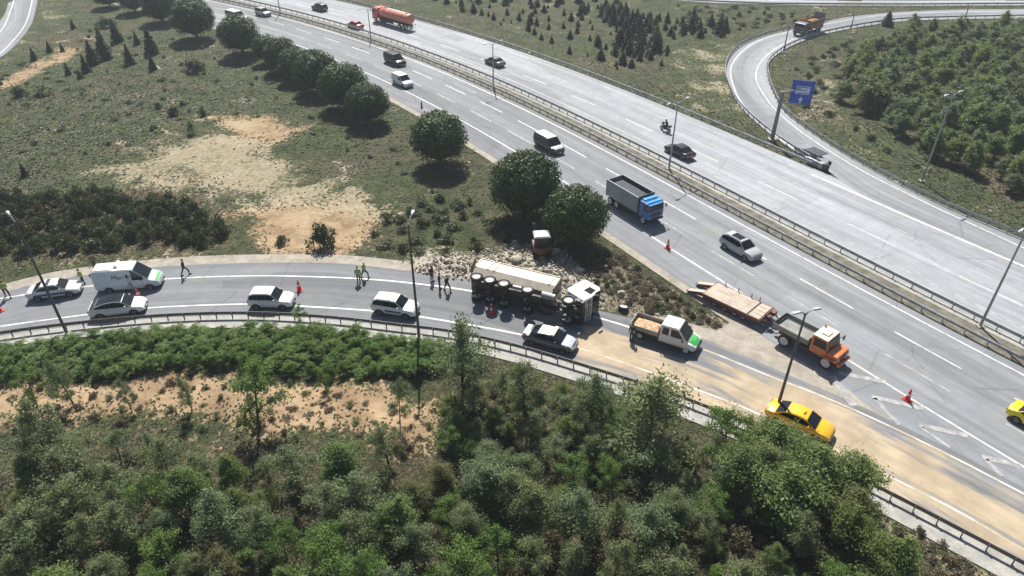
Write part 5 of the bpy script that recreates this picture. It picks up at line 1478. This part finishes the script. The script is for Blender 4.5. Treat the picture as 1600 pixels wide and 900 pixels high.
def excavator():
    P = at(846, 405); rt = thing('mini_excavator', 'small excavator with white roof and orange rear, on the rubble', 'excavator', (P[0], P[1] + .6, float(ground_z(P[:2])[0])), R(95))
    org = plain('paint_digger_orange', (.09, .034, .016), .5, dirt=(.09, .055, .035)); grey = plain('digger_roof', (.40, .42, .43), .5)
    for s in (-1, 1):
        MB().prism([(-1.1, .28), (-.95, .08), (.95, .08), (1.1, .28), (.95, .52), (-.95, .52)], s * .75 - .2, s * .75 + .2).build('track', M_tyre, rt, .04)
    box('turntable', M_under, rt, (0, 0, .62), (1.2, 1.2, .2), .03)
    n = 9; arc_ = [(-.15 - 1.05 * math.sin(math.pi * k / n), .95 * math.cos(math.pi * k / n)) for k in range(n + 1)]
    MB().prism([(.9, .95)] + arc_ + [(.9, -.95)], .72, 1.42, 'z').build('counterweight', org, rt, .06)
    box('cab', M_under, rt, (.15, 0, 1.9), (1.35, 1.5, 1.0), .05)
    for s in (-1, 1): box('side_window', M_glass, rt, (.15, s * .76, 1.98), (1.1, .02, .72))
    box('rear_window', M_glass, rt, (-.535, 0, 1.98), (.02, 1.15, .68)); box('front_window', M_glass, rt, (.84, 0, 1.98), (.02, 1.2, .75))
    MB().box((.15, 0, 2.47), (1.6, 1.75, .14), taper=(.8, .8)).build('roof', grey, rt, .04)
    box('exhaust', M_under, rt, (-.75, -.55, 1.6), (.12, .12, .5), .02)
    MB().tube([(.8, .5, 1.2), (1.9, .55, 2.6), (3.1, .6, 2.2)], [.16, .15, .11], 6).build('boom', org, rt); MB().tube([(3.1, .6, 2.2), (3.5, .62, .9)], [.11, .08], 6).build('dipper_arm', org, rt)
    MB().prism([(3.2, .95), (3.75, .95), (3.8, .45), (3.45, .25), (3.15, .5)], .3, .95).build('bucket', M_under, rt, .03)
    MB().tube([(.9, .52, 1.0), (1.8, .56, 2.2)], .05, 6).build('boom_ram', M_galv, rt)


excavator()


# ---------------------------------------------------------------- people
def skin(verts, edges, radii, name, mat, sub=1):
    me = bpy.data.meshes.new(name); me.from_pydata(verts, edges, []); me.update()
    o = bpy.data.objects.new(name, me); COL.objects.link(o)
    o.modifiers.new('skin', 'SKIN')
    for i, r in enumerate(radii): me.skin_vertices[0].data[i].radius = (r, r) if not isinstance(r, tuple) else r
    me.skin_vertices[0].data[0].use_root = True
    sb = o.modifiers.new('sub', 'SUBSURF'); sb.levels = sub; sb.render_levels = sub
    dg = bpy.context.evaluated_depsgraph_get(); out = bpy.data.meshes.new_from_object(o.evaluated_get(dg)); out.name = name
    bpy.data.objects.remove(o); out.materials.clear(); out.materials.append(mat)
    out.polygons.foreach_set('use_smooth', np.ones(len(out.polygons), bool))
    return out


POSES = dict(     # hips offset, feet (x forward), hands
    stand=dict(lf=(.04, .12), rf=(-.03, -.12), lk=.03, rk=.02, lh=(.05, .27, .82), rh=(.06, -.27, .82), lean=.02),
    walk=dict(lf=(.34, .10), rf=(-.34, -.10), lk=.16, rk=.02, lh=(-.20, .26, .86), rh=(.24, -.25, .90), lean=.05),
    talk=dict(lf=(.05, .14), rf=(-.04, -.13), lk=.04, rk=.03, lh=(.30, .22, 1.12), rh=(.10, -.27, .84), lean=.03),
)
_people = {}


def person_meshes(pose):
    if pose in _people: return _people[pose]
    p = POSES[pose]; ln = p['lean']; s_ = 1.75
    hip, chest, sh, neck, hd = (0, 0, .93), (ln * .6, 0, 1.22), (ln, 0, 1.42), (ln + .01, 0, 1.50), (ln + .03, 0, 1.64)
    V = [hip, (ln * .3, 0, 1.06), chest, sh, neck, (ln + .015, 0, 1.57), hd, (ln + .03, 0, 1.73)]
    E = [(i, i + 1) for i in range(7)]; Rd = [.13, .12, (.15, .11), .085, .055, .06, .092, .062]
    trV, trE, trR = [hip, (ln * .3, 0, 1.04)], [(0, 1)], [.145, .135]
    jkV, jkE, jkR = [(ln * .2, 0, .94), chest, sh], [(0, 1), (1, 2)], [.15, .165, .10]
    for s, f, k, h in ((1, p['lf'], p['lk'], p['lh']), (-1, p['rf'], p['rk'], p['rh'])):
        b = len(V)
        knee = (f[0] * .5 + k, s * .11, .50)
        V += [(0, s * .09, .87), knee, (f[0], f[1], .09), (f[0] + .15, f[1] + s * .01, .035)]; E += [(0, b), (b, b + 1), (b + 1, b + 2), (b + 2, b + 3)]; Rd += [.085, .055, .042, .035]
        t = len(trV); trV += [(0, s * .09, .86), knee, (f[0] - .0, f[1], .13)]; trE += [(0, t), (t, t + 1), (t + 1, t + 2)]; trR += [.10, .075, .062]
        b = len(V); shd = (ln, s * .19, 1.40); el = ((h[0] + ln) * .5 - .05, s * .25, (h[2] + 1.40) / 2 - .01)
        V += [shd, el, h]; E += [(3, b), (b, b + 1), (b + 1, b + 2)]; Rd += [.058, .042, .03]
        t = len(jkV); jkV += [shd, el, (el[0] + (h[0] - el[0]) * .85, el[1] + (h[1] - el[1]) * .85, el[2] + (h[2] - el[2]) * .85)]; jkE += [(2, t), (t, t + 1), (t + 1, t + 2)]; jkR += [.075, .06, .048]
        d = (Vector(h) - Vector(el)).normalized(); sd = d.cross(Vector((1, 0, 0))).normalized(); fw = sd.cross(d).normalized()
        pa = Vector(h) + d * .06; b2 = len(V); V.append(tuple(pa)); E.append((b + 2, b2)); Rd.append(.026)
        for q, (off, L) in enumerate(((-.026, .062), (-.009, .075), (.009, .07), (.026, .055))):
            r0 = pa + fw * off + d * .02; V += [tuple(r0), tuple(r0 + d * L + sd * .012)]; n_ = len(V); E += [(b2, n_ - 2), (n_ - 2, n_ - 1)]; Rd += [.010, .008]
        r0 = pa - d * .03 + fw * .03; V += [tuple(r0), tuple(r0 + fw * .03 + d * .03)]; n_ = len(V); E += [(b2, n_ - 2), (n_ - 2, n_ - 1)]; Rd += [.011, .009]
    body = skin(V, E, Rd, 'body', None); tro = skin(trV, trE, trR, 'trousers', None); jk = skin(jkV, jkE, jkR, 'jacket', None)
    c = Vector(hd)
    hair = [tuple(c + Vector((v[0] * .100 - .022, v[1] * .094, v[2] * .105 + .045))) for v in ICO2[0]]
    hairm = rawmesh('hair', np.array(hair), ICO2[1], None, True)
    nose = MB().tube([tuple(c + Vector((.075, 0, .03))), tuple(c + Vector((.112, 0, -.01)))], [.008, .015], 5)
    for s in (-1, 1):
        nose.tube([tuple(c + Vector((.0, s * .085, .02))), tuple(c + Vector((-.012, s * .10, .0)))], [.02, .012], 5)
    face = nose.mesh('face', None); eyes = MB()
    for s in (-1, 1): eyes.box(tuple(c + Vector((.082, s * .034, .028))), (.02, .022, .012))
    eyes.box(tuple(c + Vector((.083, 0, -.045))), (.02, .045, .009))
    shoes = MB()
    for f in (p['lf'], p['rf']): shoes.box((f[0] + .06, f[1], .045), (.29, .11, .10), taper=(.8, .8))
    _people[pose] = dict(body=body, trousers=tro, jacket=jk, hair=hairm, face=face, eyes=eyes.mesh('eyes', None), shoes=shoes.mesh('shoes', None))
    return _people[pose]


def own(o, mat):
    if not o.data.materials: o.data.materials.append(None)
    o.material_slots[0].link = 'OBJECT'; o.material_slots[0].material = mat
    return o


M_dark = plain('cloth_black', (.014, .014, .016), .85); M_navy = plain('cloth_navy', (.018, .022, .035), .85); M_hivis = plain('vest_hi_vis', (.30, .40, .08), .7)
M_shirt = plain('cloth_white', (.68, .69, .70), .8); M_hair = plain('hair_dark', (.018, .014, .011), .7); M_khaki = plain('cloth_brown', (.12, .095, .065), .85); M_strip = plain('reflective_band', (.75, .75, .72), .4)


def person(px, py, pose, ang, label, top, legs, vest=False, z=.014, helmet=None, at_xy=None):
    P = at(px, py) if at_xy is None else at_xy
    t = thing('person', label, 'person', (P[0], P[1], z), ang); m = person_meshes(pose)
    own(link('body', m['body'], t), M_skin)
    own(link('face_features', m['face'], t), M_skin); own(link('eyes', m['eyes'], t), M_dark)
    own(link('trousers', m['trousers'], t), legs); own(link('jacket', m['jacket'], t), top); own(link('shoes', m['shoes'], t), M_dark); own(link('hair', m['hair'], t), helmet or M_hair)
    if vest:
        ln = POSES[pose]['lean']; rg = []
        for q, rx, ry in ((.92, .165, .185), (1.15, .175, .20), (1.33, .165, .205), (1.47, .11, .15)):
            rg.append([(ln * (q - .9) * 1.6 + rx * math.cos(2 * math.pi * k / 14), ry * math.sin(2 * math.pi * k / 14), q) for k in range(14)])
        MB().loft(rg).build('vest', M_hivis, t, 0, True)
        rg = [[(ln * (q - .9) * 1.6 + .178 * math.cos(2 * math.pi * k / 14), .203 * math.sin(2 * math.pi * k / 14), q) for k in range(14)] for q in (1.05, 1.11)]
        MB().loft(rg).build('reflective_band', M_strip, t)
    t.scale = (1.06,) * 3
    return t


def gz(px, py): return float(ground_z(at(px, py)[:2])[0])


person(13, 464, 'walk', R(-40), 'officer in a yellow vest walking at the far left end of the ramp', M_hivis, M_navy, True)
person(132, 445, 'talk', R(200), 'person in a yellow vest between the silver police saloon and the service van', M_hivis, M_navy, True)
person(150, 420, 'stand', R(-60), 'person in brown clothes standing on the verge behind the service van', M_khaki, M_navy, z=gz(150, 420))
person(207, 456, 'walk', R(150), 'person in a white shirt walking between the service van and the white coupe', M_shirt, plain('cloth_grey', (.30, .33, .36), .8))
person(290, 430, 'walk', R(10), 'lone person in black striding along the verge right of the service van', M_dark, M_dark)
person(561, 441, 'stand', R(-90), 'left one of the pair in yellow vests on the ramp edge', M_hivis, M_dark, True)
person(570, 434, 'walk', R(-20), 'right one of the pair in yellow vests, striding on the ramp edge', M_hivis, M_dark, True, helmet=M_strip)
person(675, 440, 'stand', R(-30), 'leftmost of the three people in black by the rubble', M_dark, M_dark)
person(687, 452, 'stand', R(10), 'middle one of the three people in black by the rubble', M_dark, M_dark)
person(699, 455, 'walk', R(-50), 'rightmost of the three people in black, nearest the overturned truck', M_dark, M_navy)
person(986, 533, 'stand', R(60), 'person in black leaning at the rear corner of the crew cab truck', M_dark, M_dark)


def motorcycle():
    P = at(1040, 200, .5); t = thing('motorcycle', 'dark motorcycle with a rider on the far carriageway, ahead of the black saloon', 'motorcycle', (P[0], P[1], .006), hwB(1040, 200))
    for x in (-.72, .72):
        m = MB(); n = 20
        m.loft([[((.31 + .07 * math.cos(b)) * math.cos(a) + x, .07 * math.sin(b), .36 + (.31 + .07 * math.cos(b)) * math.sin(a)) for b in np.linspace(0, 2 * math.pi, 7)[:-1]] for a in np.linspace(0, 2 * math.pi, n + 1)], caps=False)
        o = m.build('wheel', M_tyre, t, 0, True); MB().tube([(x, -.05, .36), (x, .05, .36)], .2, 12).build('rim', M_rim, o)
    MB().tube([(-.7, 0, .4), (-.2, 0, .75), (.35, 0, .85), (.72, 0, .36)], .05, 6).build('frame', M_under, t)
    box('engine', M_under, t, (.05, 0, .48), (.5, .34, .4), .05); MB().loft([[(x, r * math.cos(k), .90 + r * .7 * math.sin(k)) for k in np.linspace(0, 2 * math.pi, 11)[:-1]] for x, r in ((-.05, .08), (.1, .17), (.35, .17), (.5, .07))]).build('fuel_tank', P_black, t, 0, True)
    box('seat', M_black, t, (-.35, 0, .84), (.62, .28, .12), .04); box('top_case', M_black, t, (-.82, 0, 1.0), (.36, .42, .32), .05); box('headlight', M_lens, t, (.66, 0, .92), (.14, .2, .2), .04)
    MB().tube([(.45, -.36, 1.08), (.55, 0, 1.02), (.45, .36, 1.08)], .022, 6).build('handlebar', M_under, t); box('front_fairing', P_black, t, (.62, 0, 1.08), (.2, .38, .3), .05)
    for s in (-1, 1): MB().tube([(.68, s * .09, .36), (.52, s * .09, 1.0)], .03, 6).build('fork', M_galv, t); MB().tube([(-.8, s * .16, .42), (.1, s * .18, .36)], .045, 6).build('exhaust', M_galv, t)
    r = thing('person', 'rider in dark clothes and helmet sitting on the motorcycle', 'person', (P[0], P[1], .006), hwB(1040, 200))
    hip = (-.30, 0, .97); V = [hip, (-.18, 0, 1.2), (-.05, 0, 1.42), (0, 0, 1.5), (.04, 0, 1.62), (.05, 0, 1.70)]; E = [(i, i + 1) for i in range(5)]; Rd = [.16, .17, .13, .065, .10, .07]
    for s in (-1, 1):
        b = len(V); V += [(-.22, s * .13, .94), (.18, s * .22, .82), (-.05, s * .2, .42), (.12, s * .2, .36)]; E += [(0, b), (b, b + 1), (b + 1, b + 2), (b + 2, b + 3)]; Rd += [.10, .08, .06, .05]
        b = len(V); V += [(-.04, s * .21, 1.40), (.15, s * .32, 1.18), (.42, s * .33, 1.10)]; E += [(2, b), (b, b + 1), (b + 1, b + 2)]; Rd += [.075, .06, .045]
        for q in range(4): V += [(.46 + .0 * q, s * (.29 + .022 * q), 1.09), (.50, s * (.29 + .022 * q), 1.05)]; n_ = len(V); E += [(b + 2, n_ - 2), (n_ - 2, n_ - 1)]; Rd += [.011, .009]
    own(link('body', skin(V, E, Rd, 'body', M_navy), r), M_navy)
    hv = [(v[0] * .15 + .05, v[1] * .135, v[2] * .15 + 1.68) for v in ICO2[0]]; own(link('helmet', rawmesh('helmet', np.array(hv), ICO2[1], P_black, True), r), P_black)


motorcycle()


# ---------------------------------------------------------------- street furniture
def proj_y(P, z):
    return CY + F_PX * (-(P[1]) * math.sin(PITCH) - (z - CAM_H) * math.cos(PITCH)) / (P[1] * math.cos(PITCH) - (z - CAM_H) * math.sin(PITCH))


def lamp(label, base, top_py, arms, mat, group, cap=14.0):
    P = at(*base); zs = np.linspace(3, cap, 600); h = float(zs[int(np.argmin([abs(proj_y(P, z) - top_py) for z in zs]))])
    z0 = max(0.0, float(ground_z(P[:2])[0])); t = thing('street_lamp', label, 'street lamp', (P[0], P[1], z0), 0, group)
    MB().tube([(0, 0, 0), (0, 0, h * .5), (0, 0, h)], [.13, .10, .065], 10).build('pole', mat, t, 0, True)
    box('base_plate', M_conc, t, (0, 0, .04), (.6, .6, .16), .03)
    for dx, dy in arms:
        L = math.hypot(dx, dy); e = Vector((dx, dy, 0)) / L
        a = MB().tube([(0, 0, h - .25), tuple(e * L * .4 + Vector((0, 0, h + .05))), tuple(e * L + Vector((0, 0, h + .18)))], [.045, .04, .035], 6).build('arm', mat, t)
        n = Vector((-e.y, e.x, 0)); c = e * (L + .3) + Vector((0, 0, h + .20))
        hd = MB(); V = []
        for z_, k in ((-.05, 1), (.06, .7)):
            for p, q in ((-.42, -.5), (.35, -1), (.42, 0), (.35, 1), (-.42, .5)): V.append(tuple(c + e * p * k + n * q * .15 * k + Vector((0, 0, z_))))
        hd.add(V, [(4, 3, 2, 1, 0), (5, 6, 7, 8, 9)] + [(i, (i + 1) % 5, (i + 1) % 5 + 5, i + 5) for i in range(5)]).build('lamp_head', plain('lamp_head_grey', (.55, .56, .56), .4, .2), t)
    return t


lg = 'street lamps'
lamp('street lamp at the left end of the ramp whose pole crosses the silver police saloon', (105, 522), 346, [(-.9, .9)], M_galvdark, lg)
lamp('street lamp at the ramp guardrail beside the white SUV', (655, 527), 350, [(.15, 1.3)], M_galvdark, lg)
lamp('street lamp whose foot is by the orange taxi', (1213, 642), 489, [(.5, .15), (-.5, -.15)], M_galvdark, lg)
lamp('street lamp on the median at the top, below the orange tanker', (580, 63), 14, [(1.2, .7), (-1.2, -.7)], M_galv, lg)
lamp('street lamp on the median in front of the dark car', (771, 137), 68, [(1.1, .9), (-1.1, -.9)], M_galv, lg)
lamp('street lamp on the median in front of the black saloon', (1045, 264), 160, [(1.1, .9), (-1.1, -.9)], M_galv, lg)
lamp('tall street lamp on the median at the right edge', (1531, 510), 352, [(1.1, .9), (-1.1, -.9)], M_galv, lg)
lamp('topmost street lamp on the median, by the silver hatchback', (438, 21), -40, [(1.1, .7), (-1.1, -.7)], M_galv, lg)
lamp('street lamp at the loop guardrail in front of the inner wood', (1440, 283), 148, [(-.9, -.5), (.9, .5)], M_galv, lg)
lamp('street lamp at the loop ramp just left of the dump truck', (1224, 82), 40, [(-.8, -.4)], M_galvdark, lg)
lamp('street lamp at the loop ramp just right of the dump truck', (1329, 46), 27, [(-.8, -.4)], M_galvdark, lg)
lamp('short looking lamp at the far loop guardrail, top right', (1507, 30), 10, [(-.8, -.4)], M_galvdark, lg)


def road_sign():
    P = at(1206, 219); t = thing('road_sign', 'blue cantilever direction sign on a thick grey post at the gore', 'road sign', (P[0], P[1], .01))
    grey = plain('sign_post_grey', (.20, .21, .20), .55, .2)
    h = 7.0
    MB().tube([(0, 0, 0), (0, 0, h)], [.30, .22], 12).build('post', grey, t, 0, True); box('base', M_conc, t, (0, 0, .1), (1.0, 1.0, .3), .04)
    c = at(1253, 143, 6.6); d = Vector((c[0] - P[0], c[1] - P[1], 0)); L = d.length; e = d.normalized()
    MB().tube([(0, 0, h - .1), tuple(e * (L + 1.2) + Vector((0, 0, h - .05)))], [.13, .09], 8).build('arm', M_galv, t)
    f = Vector((-.35, -1, 0)).normalized(); r = Vector((-f.y, f.x, 0))     # the face looks at traffic
    u = Vector((0, 0, 1))
    def panel(nm, mat, x0, x1, z0, z1, off, th=.03):
        o = e * L + Vector((0, 0, 6.55)) + f * off
        V = [tuple(o + r * x + u * z) for x, z in ((x0, z0), (x1, z0), (x1, z1), (x0, z1))] + [tuple(o + r * x + u * z - f * th) for x, z in ((x0, z0), (x1, z0), (x1, z1), (x0, z1))]
        return MB().add(V, [(0, 1, 2, 3), (7, 6, 5, 4), (0, 4, 5, 1), (1, 5, 6, 2), (2, 6, 7, 3), (3, 7, 4, 0)]).build(nm, mat, t)
    blue = plain('sign_blue', (.010, .075, .42), .4); wh = plain('sign_white', (.62, .70, .80), .5); tb = plain('sign_text_blue', (.10, .20, .45), .5)
    w, hh = 1.45, 1.6
    panel('sign_panel', blue, -w, w, -hh, hh, .25, .08); panel('inner_panel', wh, -.85, .95, -.25, .85, .262, .01)
    for k, (a, b) in enumerate(((-.8, .9), (-.9, .5), (-.7, 1.0))): panel('text_line', tb, a, b, .62 - .4 * k, .76 - .4 * k, .27, .008)
    o = e * L + Vector((0, 0, 6.55)) + f * .27
    ar = [(-.18, -1.45), (.06, -1.45), (.06, -1.05), (.28, -1.05), (-.05, -.60), (-.38, -1.05), (-.18, -1.05)]; ar = [(x + .1, z) for x, z in ar]
    V = [tuple(o + r * x + u * z) for x, z in ar] + [tuple(o + r * x + u * z - f * .008) for x, z in ar]; n = len(ar)
    MB().add(V, [tuple(range(n)), tuple(range(2 * n - 1, n - 1, -1))] + [(i, (i + 1) % n, (i + 1) % n + n, i + n) for i in range(n)]).build('arrow', wh, t)
    for s in (-.9, .9):
        q = e * L + r * s + f * .1; MB().tube([tuple(q + u * 4.75), tuple(q + u * 8.3)], .06, 6).build('panel_support', M_galv, t)


road_sign()


def cushion():
    a, b = at(1262, 254), at(1294, 270); ang = math.atan2(b[1] - a[1], b[0] - a[0]); P = at(1280, 262)
    t = thing('crash_cushion', 'dark crash cushion with a black nose at the tip of the gore guardrails', 'crash cushion', (P[0], P[1], .016), ang)
    for k in range(3): box('bay', M_galv, t, (-1.5 + k * .85, 0, .45), (.8, .95 - .12 * k, .75), .03)
    n = 9; MB().prism([(.75, .42)] + [(.95 + .45 * math.sin(math.pi * k / n), .42 * math.cos(math.pi * k / n)) for k in range(n + 1)] + [(.75, -.42)], .08, .95, 'z').build('nose', M_black, t, .03)
    box('nose_fin', M_black, t, (1.15, .3, 1.05), (.5, .1, .5), .03)
    P = at(1272, 252); s = thing('solar_sign', 'low post carrying a flat dark panel seen from above, by the crash cushion', 'road sign', (P[0], P[1], .01), ang)
    MB().tube([(0, 0, 0), (0, 0, 1.3)], .09, 8).build('post', M_galvdark, s)
    MB().box((0, 0, 1.4), (2.5, 1.7, .08), taper=(.98, .98)).build('panel', plain('panel_slate', (.035, .042, .045), .45), s, .02)
    for k in (-.55, 0, .55): box('panel_rib', M_galvdark, s, (k, 0, 1.34), (.06, 1.6, .06))


cushion()


def cone_mesh():
    n = 14; c = MB(); c.loft([[(r * math.cos(2 * math.pi * k / n), r * math.sin(2 * math.pi * k / n), z) for k in range(n)] for r, z in ((.19, .04), (.035, .75))])
    b = MB().box((0, 0, .02), (.48, .48, .045)); w = MB().loft([[(r * math.cos(2 * math.pi * k / n), r * math.sin(2 * math.pi * k / n), z) for k in range(n)] for r, z in ((.135, .34), (.108, .46))], caps=False)
    cm = plain('cone_red', (.72, .02, .03), .5)
    return c.mesh('cone_body', cm, True), b.mesh('base', plain('cone_base', (.55, .02, .03), .6)), w.mesh('white_band', M_strip, True)


CONE = cone_mesh()
for px, py, sc, lab in [(0, 487, 1.5, 'red traffic cone at the left edge of the picture on the ramp'), (468, 454, 1.6, 'red traffic cone right of the lone white SUV'), (218, 466, 1.5, 'red traffic cone in the shadow of the service van'), (768, 490, 1.4, 'red traffic cone in the shadow of the overturned truck'),
                        (1043, 388, 1.5, 'red traffic cone on the motorway edge line below the tipper truck'), (1417, 625, 1.5, 'red traffic cone on the edge line beside the gore chevrons')]:
    P = at(px, py); t = thing('traffic_cone', lab, 'traffic cone', (P[0], P[1], .02), random.uniform(0, 1), 'traffic cones'); t.scale = (sc * .8, sc * .8, sc)
    for m_, n_ in zip(CONE, ('cone_body', 'base', 'white_band')): link(n_, m_, t)
P = at(659, 168); t = thing('delineator_post', 'small dark marker post on the motorway shoulder below the white van', 'marker post', (P[0], P[1], .01))
MB().tube([(0, 0, 0), (0, 0, 1.0)], [.14, .10], 8).build('post', M_galvdark, t); box('foot', M_black, t, (0, 0, .05), (.5, .5, .1), .02)


# ---------------------------------------------------------------- thin summer haze over the whole place
def haze():
    o = link('haze', MB().box((0, 1150, 19.5), (3600, 3300, 45)).mesh('haze', None)); props(o, kind='stuff')
    m = bpy.data.materials.new('haze_air'); m.use_nodes = True; t = m.node_tree; t.nodes.remove(t.nodes['Principled BSDF'])
    v = t.nodes.new('ShaderNodeVolumePrincipled'); v.inputs['Color'].default_value = (.80, .88, .97, 1); v.inputs['Density'].default_value = .0004; v.inputs['Anisotropy'].default_value = .2
    t.links.new(v.outputs[0], t.nodes['Material Output'].inputs['Volume']); o.data.materials.append(m)


haze()
